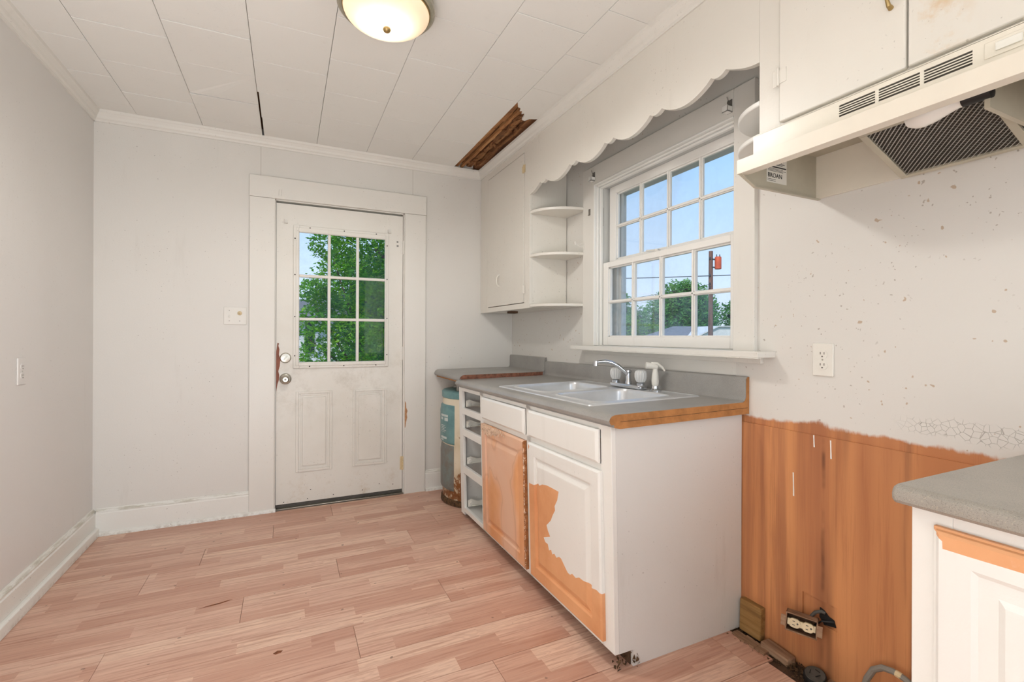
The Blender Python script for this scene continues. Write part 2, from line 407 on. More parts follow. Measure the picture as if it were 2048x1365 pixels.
# ---------------------------------------------------------------- mesh helpers
class MB:
    def __init__(s): s.v = []; s.f = []; s.m = []
    def add(s, vs, fs, m=0):
        b = len(s.v); s.v += [tuple(p) for p in vs]; s.f += [tuple(i + b for i in f) for f in fs]; s.m += [m] * len(fs); return s
    def box(s, x0, x1, y0, y1, z0, z1, m=0):
        if x0 > x1: x0, x1 = x1, x0
        if y0 > y1: y0, y1 = y1, y0
        if z0 > z1: z0, z1 = z1, z0
        v = [(x0, y0, z0), (x1, y0, z0), (x1, y1, z0), (x0, y1, z0), (x0, y0, z1), (x1, y0, z1), (x1, y1, z1), (x0, y1, z1)]
        return s.add(v, [(0, 3, 2, 1), (4, 5, 6, 7), (0, 1, 5, 4), (1, 2, 6, 5), (2, 3, 7, 6), (3, 0, 4, 7)], m)
    def prism(s, pts, off, m=0):
        n = len(pts); o = Vector(off)
        v = [Vector(p) for p in pts] + [Vector(p) + o for p in pts]
        f = [tuple(range(n)), tuple(range(2 * n - 1, n - 1, -1))] + [(i, i + n, (i + 1) % n + n, (i + 1) % n) for i in range(n)]
        return s.add(v, f, m)
    def tube(s, path, r, n=8, m=0, caps=True):
        P = [Vector(p) for p in path]; R = r if isinstance(r, (list, tuple)) else [r] * len(P)
        vs = []; ref = None
        for i, p in enumerate(P):
            d = (P[min(i + 1, len(P) - 1)] - P[max(i - 1, 0)]).normalized()
            if ref is None: ref = Vector((0, 0, 1)) if abs(d.z) < .9 else Vector((1, 0, 0))
            a = (ref - d * ref.dot(d)).normalized(); b = d.cross(a); ref = a
            vs += [p + (a * math.cos(2 * PI * k / n) + b * math.sin(2 * PI * k / n)) * R[i] for k in range(n)]
        fs = [(i * n + k, i * n + (k + 1) % n, (i + 1) * n + (k + 1) % n, (i + 1) * n + k) for i in range(len(P) - 1) for k in range(n)]
        if caps: fs += [tuple(range(n - 1, -1, -1)), tuple(range((len(P) - 1) * n, len(P) * n))]
        return s.add(vs, fs, m)
    def lathe(s, prof, c, axis=(0, 0, 1), n=24, m=0, ref=None):
        d = Vector(axis).normalized(); rf = Vector(ref) if ref else (Vector((1, 0, 0)) if abs(d.x) < .9 else Vector((0, 1, 0)))
        a = (rf - d * rf.dot(d)).normalized(); b = d.cross(a); c = Vector(c); vs = []
        for r, h in prof:
            r = max(r, 1e-4)
            vs += [c + d * h + (a * math.cos(2 * PI * k / n) + b * math.sin(2 * PI * k / n)) * r for k in range(n)]
        L = len(prof)
        fs = [(i * n + k, i * n + (k + 1) % n, (i + 1) * n + (k + 1) % n, (i + 1) * n + k) for i in range(L - 1) for k in range(n)]
        fs += [tuple(range(n - 1, -1, -1)), tuple(range((L - 1) * n, L * n))]
        return s.add(vs, fs, m)
    def build(s, name, mats, parent=None, warp=None, bevel=0.0, smooth=35, label=None, segs=2):
        if not isinstance(mats, (list, tuple)): mats = [mats]
        vs = [warp(*p) for p in s.v] if warp else s.v
        me = bpy.data.meshes.new(name); me.from_pydata([tuple(p) for p in vs], [], s.f)
        for mm in mats: me.materials.append(mm)
        me.polygons.foreach_set('material_index', s.m)
        bm = bmesh.new(); bm.from_mesh(me); bmesh.ops.recalc_face_normals(bm, faces=bm.faces); bm.to_mesh(me); bm.free()
        return link(name, me, parent, bevel, smooth, label, segs)

def link(name, me, parent=None, bevel=0.0, smooth=35, label=None, segs=2):
    if smooth:
        me.polygons.foreach_set('use_smooth', [True] * len(me.polygons)); me.set_sharp_from_angle(angle=math.radians(smooth))
    o = bpy.data.objects.new(name, me); COL.objects.link(o)
    if parent is not None:
        o.parent = parent
        o.matrix_parent_inverse = world_of(parent).inverted()
    else:
        co = np.array([v.co for v in me.vertices]); lo, hi = co.min(0), co.max(0)
        c = Vector(((lo[0] + hi[0]) / 2, (lo[1] + hi[1]) / 2, lo[2]))
        me.transform(Matrix.Translation(-c)); o.location = c
    if bevel:
        b = o.modifiers.new('bevel', 'BEVEL'); b.width = bevel; b.segments = segs; b.limit_method = 'ANGLE'; b.angle_limit = math.radians(40)
        b.harden_normals = False
    if label: o['label'] = label
    return o
def world_of(o):
    m = Matrix.LocRotScale(o.location, o.rotation_euler, o.scale)
    return m if o.parent is None else world_of(o.parent) @ o.matrix_parent_inverse @ m
def tag(o, label, cat, group=None, kind=None):
    o['label'] = label; o['category'] = cat
    if group: o['group'] = group
    if kind: o['kind'] = kind
    return o
def thing(name, label, cat, loc, group=None, kind=None):
    o = bpy.data.objects.new(name, None); COL.objects.link(o); o.location = loc; o.empty_display_size = .05
    return tag(o, label, cat, group, kind)
def struct(o, label, cat): return tag(o, label, cat, None, 'structure')

# ---------------------------------------------------------------- floor
XL, XR, YB, YR, ZC = -1.04, 1.70, 3.60, -2.45, 2.52
m = MB().box(-1.2, 1.9, YR - .1, 3.75, -.06, -.009)
floor = struct(m.build('floor', M['sub'], smooth=0), 'worn pinkish laminate floor of staggered planks', 'floor')
PW = .2165
joints = {0: -.615, 1: .238, 2: -.175, 3: .668, 4: .248, 5: -.17, 6: .684, 7: .24, 8: -.2, 9: .65, 10: .3, 11: -.1, 12: .5, -1: -.408, -2: -.074, -3: .276, -4: .6}
for row in range(-4, 13):
    y1 = 2.905 - PW * row; y0 = y1 - PW
    y1 = min(y1, 3.583)
    if y1 - y0 < .02: continue
    j = joints[row]; xs = sorted(j + 1.28 * k for k in range(-3, 4))
    xe = 1.69 if y0 > 1.3 else 1.612 + .02 * math.sin(row * 3)
    edges = [-1.02] + [x for x in xs if -.98 < x < xe - .05] + [xe]
    for a, b in zip(edges[:-1], edges[1:]):
        g = .0013
        dz = random.uniform(-.0006, .0004)
        MB().box(a + g * .5, b - g * .5, y0 + g, y1 - g, -.0085, dz).build('plank', M['floor'], floor, bevel=.0008, smooth=0, segs=1)
MB().box(-1.02, 1.60, YR, 2.905 - PW * 13 - .001, -.0085, 0).build('plank', M['floor'], floor, smooth=0)

for P in ([(-.346, 2.446), (-.30, 2.458), (-.27, 2.462), (-.235, 2.471), (-.22, 2.470), (-.24, 2.461), (-.265, 2.452), (-.30, 2.448)], [(-.045, 1.984), (-.03, 1.996), (-.012, 1.990), (-.018, 1.980), (-.036, 1.976)]):
    MB().prism([(x, y, -.0004) for x, y in P], (0, 0, .0009)).build('gouge', M['rust'], floor, smooth=0)
# ---------------------------------------------------------------- ceiling with panels and the rotten hole
m = MB().box(-1.2, 1.9, YR - .1, 3.75, 2.575, 2.64)
ceiling = struct(m.build('ceiling', M['rotwood'], smooth=0), 'white painted ceiling of square tiles with one rotten hole', 'ceiling')
cols = [-1.04, -.825, -.49, -.155, .18, .5125, .845, 1.178, 1.70]
P_ = .336
special = {}
for ci in range(8):
    x0, x1 = cols[ci], cols[ci + 1]
    st = 2.437 if ci in (1, 3, 5) else 2.27
    if ci == 0: st = 2.43
    if ci == 2: st = 2.437 + 0
    if ci == 1: st = 2.585
    if ci == 3: st = 2.27
    if ci == 4: st = 2.435
    if ci == 5: st = 2.262
    if ci == 6: st = 2.426
    if ci == 7: st = 2.254
    ys = [YR] + [st + P_ * k for k in range(-6, 5) if YR + .1 < st + P_ * k < 3.58] + [3.60]
    for a, b in zip(ys[:-1], ys[1:]):
        g = .0017
        if ci == 7 and b > 2.35:
            continue
        za = 2.52 + random.uniform(-.0012, .0008)
        xa, xb = x0 + .0010, x1 - .0010
        ya, yb_ = a + g, b - g
        if ci == 3 and a > 2.85: xa += .004 + (.006 if a > 3.2 else .003)
        if ci == 2 and 2.9 < b < 3.2: yb_ -= .006
        v = [(xa, ya, za), (xb, ya, za), (xb, yb_, za), (xa, yb_, za)]
        if ci == 2 and 2.9 < b < 3.2: v = [(xa, ya, za), (xb, ya, za), (xb, yb_ + .003, za), (xb - .12, yb_ - .002, za - .003), (xb - .17, yb_ - .011, za - .006), (xb - .22, yb_ - .012, za - .007), (xb - .30, yb_ - .003, za - .004), (xa, yb_ + .002, za)]
        if ci == 2 and 3.05 < a < 3.2: v = [(xa, ya, za - .004), (xb, ya, za), (xb, yb_, za), (xa, yb_, za)]
        MB().prism(v, (0, 0, .012)).build('ceiling_tile', M['ceil'], ceiling, bevel=.0012, smooth=0, segs=1)
# torn tile at the hole
z = 2.52
torn = [(1.179, 2.255, z), (1.70, 2.255, z), (1.70, 2.56, z), (1.385, 2.563, z), (1.362, 2.575, z), (1.335, 2.585, z), (1.318, 2.62, z), (1.297, 2.615, z), (1.286, 2.56, z), (1.272, 2.535, z), (1.262, 2.55, z), (1.247, 2.512, z), (1.236, 2.52, z), (1.225, 2.485, z), (1.205, 2.48, z), (1.179, 2.432, z)]
MB().prism(torn, (0, 0, .012)).build('torn_tile', M['ceil'], ceiling, smooth=0, label='tile with a ragged torn edge')
for (x0, x1, y0, y1, z0, z1) in ((1.172, 1.225, 2.46, 3.6, 2.538, 2.56), (1.232, 1.262, 2.42, 3.6, 2.528, 2.55), (1.27, 1.335, 2.4, 3.05, 2.545, 2.57), (1.29, 1.34, 3.02, 3.6, 2.552, 2.572), (1.345, 1.42, 2.5, 3.6, 2.534, 2.56)):
    b = MB(); n = 9
    for i in range(n):
        ya, yb = y0 + (y1 - y0) * i / n, y0 + (y1 - y0) * (i + 1) / n
        d = random.uniform(-.006, .004)
        b.prism([(x0 + random.uniform(0, .006), ya, z0 + d), (x1 - random.uniform(0, .01), ya, z0 + d), (x1 - random.uniform(0, .01), yb, z0 + d), (x0 + random.uniform(0, .006), yb, z0 + d)], (0, 0, z1 - z0))
    b.build('lath', M['lath'] if x0 < 1.26 else M['rotwood'], ceiling, smooth=0)
b = MB()
for i in range(46):
    y = random.uniform(2.6, 3.55); x = random.uniform(1.24, 1.37); s = random.uniform(.008, .03)
    p = [(x + random.uniform(-s, s) * .6, y + random.uniform(-s, s) * 1.6, 2.53 + random.uniform(-.006, .02)) for _ in range(4)]
    b.add(p, [(0, 1, 2), (0, 1, 3), (1, 2, 3), (0, 2, 3)])
o = b.build('rotten_splinters', M['rotwood'], ceiling, smooth=0); o['kind'] = 'stuff'

# ---------------------------------------------------------------- walls
T = .14
wl = MB().box(XL - T, XL, YR, YB + T, -.06, 2.64).build('wall_left', M['wall_left'], smooth=0)
struct(wl, 'plain off-white left wall with an outlet', 'wall')
DX0, DX1, DZ = -.078, .797, 2.113
m = MB().box(XL, DX0, YB, YB + T, -.06, 2.64).box(DX1, XR + T, YB, YB + T, -.06, 2.64).box(DX0, DX1, YB, YB + T, DZ, 2.64)
wb = struct(m.build('wall_back', M['wall'], smooth=0), 'off-white back wall around the half-glazed door', 'wall')
WY0, WY1, WZ0, WZ1 = 1.40, 2.395, 1.12, 2.125
m = MB().box(XR, XR + T, YR, WY0, -.06, 2.64).box(XR, XR + T, WY1, YB, -.06, 2.64).box(XR, XR + T, WY0, WY1, -.06, WZ0).box(XR, XR + T, WY0, WY1, WZ1, 2.64)
wr = struct(m.build('wall_right', M['wall_right'], smooth=0), 'off-white window wall, bare orange plywood low down at the stove gap', 'wall')
m = MB().box(XL - T, -.95, YR - T, YR, -.06, 2.64).box(1.6, XR + T, YR - T, YR, -.06, 2.64).box(-.95, 1.6, YR - T, YR, -.06, .5).box(-.95, 1.6, YR - T, YR, 2.5, 2.64)
struct(m.build('wall_rear', M['wall'], smooth=0), 'rear wall with a wide opening behind the viewer', 'wall')

# plywood wainscot with the cut-out for the dangling outlet
hx, hy0, hy1, hz0, hz1 = 1.694, .987, 1.108, .185, .268
b = MB().box(hx, XR, -.9, hy0, -.008, .843).box(hx, XR, hy1, 1.62, -.008, .843).box(hx, XR, hy0, hy1, -.008, hz0).box(hx, XR, hy0, hy1, hz1, .843)
b.build('plywood_panel', M['ply'], wr, smooth=0, label='bare orange plywood panel with dark vertical grain')
b = MB().prism([(1.6995, hy0 + .006, hz0 + .012), (1.6995, hy0 + .045, hz0 + .002), (1.6995, hy0 + .062, hz0 + .022), (1.6995, hy0 + .060, hz0 + .056), (1.6995, hy0 + .044, hz0 + .050), (1.6995, hy0 + .030, hz0 + .038), (1.6995, hy0 + .012, hz0 + .033)], (-.003, 0, 0))
b.build('wall_hole', M['dark'], wr, smooth=0, label='ragged dark hole in the cut-out')
for (y, z0, z1) in ((1.068, .80, .842), (1.010, .772, .835), (1.143, .604, .69)):
    MB().tube([(hx - .0005, y + .001, z1), (hx - .0008, y, (z0 + z1) / 2), (hx - .0008, y - .001, z0)], [.0022, .0018, .0024], 6).build('paint_drip', M['white'], wr, label='white paint drip')

# ---------------------------------------------------------------- crown, base, casings
crown = [(0, 2.455), (.007, 2.455), (.009, 2.466), (.016, 2.474), (.020, 2.486), (.030, 2.502), (.034, 2.506), (.037, 2.5205), (0, 2.5205)]
def run(name, prof, kind, a0, a1, base, mat, lab, sgn=1, bev=0):
    if kind == 'x+': pts = [(base + d, a0, z) for d, z in prof]; off = (0, a1 - a0, 0)
    elif kind == 'x-': pts = [(base - d, a0, z) for d, z in prof]; off = (0, a1 - a0, 0)
    else: pts = [(a0, base - d, z) for d, z in prof]; off = (a1 - a0, 0, 0)
    return struct(MB().prism(pts, off).build(name, mat, smooth=0, bevel=bev), lab, 'trim')
run('trim_1', crown, 'x+', YR, YB, XL, M['trim'], 'white crown moulding along the top of the left wall')
run('trim_2', crown, 'y-', XL, 1.417, YB, M['trim'], 'white crown moulding along the top of the back wall')
run('trim_3', crown, 'x-', YR, YB, 1.417, M['trim'], 'white crown moulding over the valance and wall cabinets')
bprof = [(0, 0), (.020, 0), (.020, .128), (.016, .134), (.016, .142), (.009, .150), (.004, .157), (0, .157)]
shoe = [(.020, 0), (.036, 0), (.034, .012), (.027, .02), (.020, .021)]
shoeL = [(.020, 0), (.040, 0), (.038, .044), (.030, .050), (.020, .052)]
bl = run('baseboard_left', bprof, 'x+', YR, YB, XL, M['base'], 'tall white baseboard with grimy top on the left wall')
MB().prism([(XL + d, YR, z) for d, z in shoeL], (0, YB - YR - .02, 0)).build('shoe_moulding', M['base'], bl, smooth=0, bevel=.003)
bb = run('baseboard_back', bprof, 'y-', XL + .02, -.229, YB, M['base'], 'tall white baseboard left of the door casing')
MB().prism([(XL + .03, YB - d, z) for d, z in shoe], (.94, 0, 0)).build('shoe_moulding', M['base'], bb, smooth=0)
b2 = run('baseboard_back.001', bprof, 'y-', .959, 1.69, YB, M['base'], 'short white baseboard between door casing and water heater')
MB().prism([(.96, YB - d, z) for d, z in shoe], (.72, 0, 0)).build('shoe_moulding', M['base'], b2, smooth=0)

cas = thing('trim_4', 'wide flat white casing boards around the half-glazed door', 'trim', (.36, YB, 0), kind='structure')
MB().box(-.229, DX0, YB - .022, YB, 0.004, 2.113).build('casing_board', M['trim'], cas, bevel=.0025)
MB().box(DX1, .958, YB - .022, YB, -.006, 2.113).build('casing_board', M['trim'], cas, bevel=.0025)
MB().box(-.230, .962, YB - .023, YB, 2.1145, 2.258).build('casing_board', M['trim'], cas, bevel=.0025)
yc = YB - .0225
MB().prism([(DX1 + .003, yc, .50), (DX1 + .008, yc, .50), (DX1 + .012, yc, .535), (DX1 + .022, yc, .575), (DX1 + .018, yc, .60), (DX1 + .024, yc, .625), (DX1 + .014, yc, .65), (DX1 + .012, yc, .685), (DX1 + .004, yc, .70), (DX1 + .003, yc, .6)], (0, .001, 0)).build('chipped_patch', M['tan'], cas, smooth=0, label='tan patch of bare wood')
for (dx, dz) in ((-.049, 2.156),):
    MB().tube([(dx - .006, yc - .001, dz - .02), (dx - .008, yc - .003, dz), (dx - .006, yc - .001, dz + .02)], .002, 6).tube([(dx + .008, yc - .001, dz - .02), (dx + .009, yc - .003, dz), (dx + .008, yc - .001, dz + .02)], .003, 6).build('curtain_hook', M['trim'], cas)

# ---------------------------------------------------------------- the door
d1 = thing('door_1', 'scuffed white back door with a nine-pane glazed upper half', 'door', (.36, YB + .03, 0), kind='structure')
b = MB()
for x0, x1 in ((DX0, DX0 + .006), (DX1 - .006, DX1)): b.box(x0, x1, YB + .0005, YB + T, .0, DZ)
b.box(DX0, DX1, YB + .0005, YB + T, DZ - .006, DZ)
b.box(DX0 + .006, DX0 + .02, YB + .062, YB + T, .0, DZ - .006).box(DX1 - .02, DX1 - .006, YB + .062, YB + T, 0, DZ - .006).box(DX0, DX1, YB + .062, YB + T, DZ - .022, DZ - .006)
b.build('jamb', M['trim'], d1, smooth=0)
MB().box(DX0, DX1, YB - .004, YB + T, -.008, .006).box(DX0, DX1, YB + .02, YB + T, .006, .014).build('threshold', M['nickel'], d1, bevel=.002)
SX0, SX1, SZ0, SZ1, SY = -.070, .788, .032, 2.095, YB + .012
LX0, LX1, LZ0, LZ1 = .052, .665, .982, 1.930
b = MB().box(SX0, LX0, SY, SY + .044, SZ0, SZ1).box(LX1, SX1, SY, SY + .044, SZ0, SZ1).box(LX0, LX1, SY, SY + .044, SZ0, LZ0).box(LX0, LX1, SY, SY + .044, LZ1, SZ1)
b.build('slab', M['door'], d1, smooth=0)
MB().box(SX0, SX1, SY + .004, SY + .04, .008, SZ0).build('door_sweep', M['rubber'], d1, label='dark grey rubber sweep', bevel=.003)
FX0, FX1, FZ0, FZ1, GX0, GX1, GZ0, GZ1 = .035, .679, .963, 1.952, .073, .653, 1.005, 1.904
b = MB()
for (x0, x1, z0, z1) in ((FX0, GX0, FZ0, FZ1), (GX1, FX1, FZ0, FZ1), (GX0, GX1, FZ0, GZ0), (GX0, GX1, GZ1, FZ1)):
    b.box(x0, x1, SY - .013, SY, z0, z1)
b.box(FX0 + .016, GX0 - .004, SY - .018, SY - .013, FZ0 + .016, FZ1 - .016).box(GX1 + .004, FX1 - .016, SY - .018, SY - .013, FZ0 + .016, FZ1 - .016)
b.box(GX0 - .004, GX1 + .004, SY - .018, SY - .013, FZ0 + .016, GZ0 - .004).box(GX0 - .004, GX1 + .004, SY - .018, SY - .013, GZ1 + .004, FZ1 - .016)
lf = b.build('lite_frame', M['door'], d1, bevel=.002)
for x in (.14, .366, .59):
    for zz in (FZ0 + .012, FZ1 - .012): MB().lathe([(.0042, 0), (.0042, .0022)], (x, SY - .0135, zz), (0, -1, 0), 10).build('screw_hole', M['hole'], lf)
for zz in (1.05, 1.32, 1.61, 1.86):
    for x in (FX0 + .010, FX1 - .010): MB().lathe([(.0042, 0), (.0042, .0022)], (x, SY - .0135, zz), (0, -1, 0), 10).build('screw_hole', M['hole'], lf)
gw, gh = (GX1 - GX0) / 3, (GZ1 - GZ0) / 3
for i in (1, 2):
    MB().box(GX0 + gw * i - .010, GX0 + gw * i + .010, SY - .012, SY + .012, GZ0, GZ1).build('muntin', M['door'], d1, bevel=.004)
    MB().box(GX0, GX1, SY - .0118, SY + .0118, GZ0 + gh * i - .010, GZ0 + gh * i + .010).build('muntin', M['door'], d1, bevel=.004)
for i in range(3):
    for j in range(3):
        MB().box(GX0 + gw * i + .0005, GX0 + gw * (i + 1) - .0005, SY + .013, SY + .017, GZ0 + gh * j + .0005, GZ0 + gh * (j + 1) - .0005).build('pane', M['glass_door'], d1, smooth=0)
for (x0, x1) in ((.054, .289), (.43, .67)):
    z0, z1 = .242, .800
    b = MB()
    for w, h in ((0, .0035), (.012, -.0005)):
        pass
    def ring(x0, x1, z0, z1, w, t):
        return [(x0, x0 + w, z0, z1), (x1 - w, x1, z0, z1), (x0 + w, x1 - w, z0, z0 + w), (x0 + w, x1 - w, z1 - w, z1)]
    for (a, c, e_, f_) in ring(x0, x1, z0, z1, .016, 0): b.box(a, c, SY - .0075, SY, e_, f_)
    for (a, c, e_, f_) in ring(x0 + .016, x1 - .016, z0 + .016, z1 - .016, .014, 0): b.box(a, c, SY - .003, SY, e_, f_)
    b.box(x0 + .042, x1 - .042, SY - .0085, SY, z0 + .042, z1 - .042)
    b.build('raised_panel', M['door'], d1, bevel=.0028)
kn = MB().lathe([(.038, 0), (.038, .003), (.030, .010), (.014, .013), (.013, .03), (.024, .037), (.029, .05), (.026, .062), (.018, .068), (.016, .066), (.0, .066)], (-.012, SY, .892), (0, -1, 0), 28).build('knob', M['nickel'], d1)
MB().lathe([(.006, 0), (.006, .003)], (-.012, SY - .066, .892), (0, -1, 0), 12).build('key_slot', M['grey_metal'], kn)
db = MB().lathe([(.036, 0), (.035, .006), (.030, .012), (.028, .0125), (0, .0125)], (-.012, SY, 1.036), (0, -1, 0), 28).build('deadbolt', M['nickel'], d1)
MB().box(-.004, .004, -.010, 0, -.016, .016).build('thumb_turn', M['nickel'], db, warp=lambda x, y, z: (-.012 + x * .8 + z * .6, SY - .0125 + y, 1.036 + z * .8 - x * .6), bevel=.002)
chip = [(-.069, .80), (-.060, .86), (-.052, .885), (-.050, .92), (-.056, .945), (-.047, .98), (-.044, 1.02), (-.052, 1.06), (-.049, 1.095), (-.056, 1.12), (-.052, 1.135), (-.062, 1.14), (-.066, 1.10), (-.069, 1.08)]
MB().prism([(x, SY - .0008, z) for x, z in chip], (0, .001, 0)).build('chipped_patch', M['primer'], d1, smooth=0, label='red-brown patch where paint flaked off beside the knob')
for hz in (1.86, 1.059, .227):
    b = MB()
    for k in range(5): b.tube([(.7925, SY - .006, hz - .05 + .0205 * k), (.7925, SY - .006, hz - .05 + .0205 * k + .019)], .0068, 10)
    b.box(.772, .79, SY - .0015, SY, hz - .05, hz + .05)
    b.build('hinge', M['ivory'] if hz < .5 else M['trim'], d1)
for (x, zz) in ((-.012, 1.973), (.688, 1.972)):
    b = MB().box(x - .012, x + .012, SY - .002, SY, zz - .014, zz + .014).box(x - .011, x + .011, SY - .022, SY, zz - .014, zz - .010).box(x - .012, x - .009, SY - .022, SY, zz - .014, zz + .008)
    b.build('curtain_bracket', M['trim'], d1, bevel=.001)
b = MB().box(.742, .756, SY - .002, SY, 1.862, 1.875).box(.742, .754, SY - .002, SY, 1.893, 1.905)
b.build('latch_plate', M['grey_metal'], d1)
b = MB()
for (x, zz) in ((-.02, .045), (.13, .050), (.30, .055), (.5, .06), (.72, .075), (.15, .11), (.62, .09)): b.lathe([(.0035, 0), (.0035, .001)], (x, SY, zz), (0, -1, 0), 8)
o = b.build('nail_head', M['hole'], d1); o['kind'] = 'stuff'

# ---------------------------------------------------------------- the window over the sink
w1 = thing('window_1', 'white double-hung window of sixteen panes over the sink', 'window', (1.74, 1.9, WZ0), kind='structure')
CX = 1.678
def wbox(name, *a, mat='sash', par=w1, bev=.002): return MB().box(*a).build(name, M[mat], par, bevel=bev)
wbox('casing_board', CX, XR, 2.393, 2.514, 1.134, 2.226, mat='trim')
wbox('casing_board', CX, XR, 1.298, 1.397, 1.134, 2.226, mat='trim')
wbox('casing_board', CX - .001, XR, 1.397, 2.393, 2.113, 2.226, mat='trim')
# stepped stop mouldings on left and head
for i, (w0, w, xa) in enumerate(((0, .010, 1.672), (.010, .010, 1.690), (.020, .012, 1.702))):
    wbox('stop_moulding', xa, 1.722, 2.393 - w0 - w, 2.393 - w0, 1.136, 2.113 - w0, mat='white', bev=.003)
    wbox('stop_moulding', xa, 1.722, 1.397, 2.393 - w0, 2.113 - w0 - w, 2.113 - w0, mat='white', bev=.003)
wbox('stop_moulding', 1.70, 1.722, 1.397, 1.404, 1.136, 2.09, mat='white')
# jambs, outer frame, exterior casing
b = MB().box(1.70, 1.86, 2.366, 2.395, WZ0, WZ1).box(1.70, 1.86, 1.40, 1.404, WZ0, WZ1).box(1.70, 1.86, 1.40, 2.395, 2.09, WZ1).box(1.705, 1.86, 1.40, 2.395, WZ0, 1.138)
b.box(1.792, 1.862, 2.318, 2.366, WZ0, 2.09).box(1.81, 1.83, 2.30, 2.318, WZ0, 2.09).box(1.792, 1.862, 1.404, 1.42, WZ0, 2.09).box(1.792, 1.872, 1.404, 2.366, 2.052, 2.09)
b.build('outer_frame', M['ext'], w1, smooth=0)
b = MB().box(1.60, 1.705, 1.222, 2.532, 1.112, 1.135).box(1.60, 1.62, 1.222, 2.532, 1.108, 1.112)
b.build('stool', M['trim'], w1, bevel=.007, segs=3)
wbox('apron', 1.68, XR, 1.27, 2.50, 1.085, 1.112, mat='trim')
MB().box(XR - .0035, XR, 1.40, 2.51, 1.03, 1.085).build('backer_strip', M['trim'], w1, smooth=0)
def sash(x0, x1, y0, y1, z0, z1, gy0, gy1, gz0, gz1, glass_m):
    s_ = MB().box(x0, x1, y0, gy0, z0, z1).box(x0, x1, gy1, y1, z0, z1).box(x0, x1, gy0, gy1, z0, gz0).box(x0, x1, gy0, gy1, gz1, z1).build('sash', M['sash'], w1, bevel=.003)
    dy = (gy1 - gy0) / 4; zm = (gz0 + gz1) / 2; xc = (x0 + x1) / 2
    for i in (1, 2, 3):
        MB().box(x0 + .003, x1 - .004, gy0 + dy * i - .005, gy0 + dy * i + .005, gz0, gz1).box(x0 + .010, x1 - .006, gy0 + dy * i - .011, gy0 + dy * i + .011, gz0, gz1).build('muntin', M['sash'], s_, bevel=.0015)
    MB().box(x0 + .003, x1 - .004, gy0, gy1, zm - .005, zm + .005).box(x0 + .010, x1 - .006, gy0, gy1, zm - .010, zm + .010).build('muntin', M['sash'], s_, bevel=.0015)
    for (a, c, e_, f_) in ((gy0, gy0 + .007, gz0, gz1), (gy1 - .007, gy1, gz0, gz1), (gy0, gy1, gz0, gz0 + .007), (gy0, gy1, gz1 - .007, gz1)):
        MB().box(x0 + .012, x1 - .006, a, c, e_, f_).build('glazing_bead', M['sash'], s_, smooth=0)
    for i in range(4):
        for j in range(2):
            MB().box(xc + .004, xc + .007, gy0 + dy * i + .001, gy0 + dy * (i + 1) - .001, (gz0, zm)[j] + .001, (zm, gz1)[j] - .001).build('pane', glass_m if j == 0 else M['glass'], s_, smooth=0)
    return s_
up_s = sash(1.762, 1.792, 1.404, 2.352, 1.602, 2.09, 1.448, 2.292, 1.652, 2.044, M['glass'])
lo_s = sash(1.724, 1.758, 1.404, 2.364, 1.138, 1.634, 1.450, 2.315, 1.190, 1.602, M['glass_dirty'])
MB().box(1.735, 1.755, 1.90, 1.95, 1.634, 1.640).tube([(1.74, 1.925, 1.645), (1.742, 1.96, 1.648), (1.742, 2.0, 1.652)], .005, 8).lathe([(.012, 0), (.012, .012)], (1.745, 1.925, 1.638), (0, 0, 1), 14).build('sash_lock', M['trim'], lo_s)
MB().box(1.7225, 1.7245, 2.364, 2.372, 1.86, 1.97).build('sash_spring', M['hole'], w1)

# ---------------------------------------------------------------- valance over the window
pts = [(1.417, 2.735, 2.456), (1.417, 1.0795, 2.456)]
def arc(ya, yb, za, zb, sag, n=12):
    return [(1.417, ya + (yb - ya) * t / n, za + (zb - za) * t / n - sag * math.sin(PI * t / n) ** .8) for t in range(n + 1)]
zt = 2.151
seq = []
cusps = [(2.598, 2.526, .0135), (2.526, 2.259, .045), (2.259, 2.191, .0135), (2.191, 1.932, .045), (1.932, 1.864, .0135), (1.864, 1.608, .045), (1.608, 1.537, .0135), (1.537, 1.280, .045), (1.280, 1.215, .0135)]
low = []
for t in range(9): low.append((1.417, 1.0795 + (1.215 - 1.0795) * t / 8, 2.106 + .045 * (1 - math.cos(PI / 2 * t / 8)) ** 1.0))
for a, c, s_ in reversed(cusps): low += arc(c, a, zt, zt, s_)[1:]
for t in range(1, 9): low.append((1.417, 2.598 + .137 * t / 8, 2.151 - .04 * math.sin(PI / 2 * t / 8)))
pts += low
tag(MB().prism(pts, (.020, 0, 0)).build('valance', M['cab'], smooth=20), 'off-white scalloped wooden valance spanning above the sink window', 'valance')

# ---------------------------------------------------------------- wall cabinets
def quarter(cx, cy, ax, ay, sgn, z0, z1, n=20):
    p = [(cx, cy, z0)] + [(cx - ax * math.cos(PI / 2 * t / n), cy + sgn * ay * math.sin(PI / 2 * t / n), z0) for t in range(n + 1)]
    return MB().prism(p, (0, 0, z1 - z0))
def chandle(name, par, x, y, zc, h, mat):
    MB().tube([(x, y, zc - h / 2), (x - .012, y, zc - h / 2 + .004), (x - .022, y, zc - h * .28), (x - .025, y, zc), (x - .022, y, zc + h * .28), (x - .012, y, zc + h / 2 - .004), (x, y, zc + h / 2)], [.0065, .0055, .0042, .004, .0042, .0055, .0065], 8).build(name, mat, par)
def hinge(par, x, y, zc, s, mat):
    MB().box(x - .002, x, y, y + s * .026, zc - .022, zc + .022).box(x - .0015, x, y - s * .02, y, zc - .026, zc + .026).tube([(x - .004, y, zc - .028), (x - .004, y, zc + .028)], .0042, 8).build('hinge', mat, par, bevel=.0008)
FX = 1.417
wc = thing('wall_cabinet', 'tall off-white wall cabinet in the corner with rounded open end shelves', 'cabinet', (1.56, 3.17, 1.375))
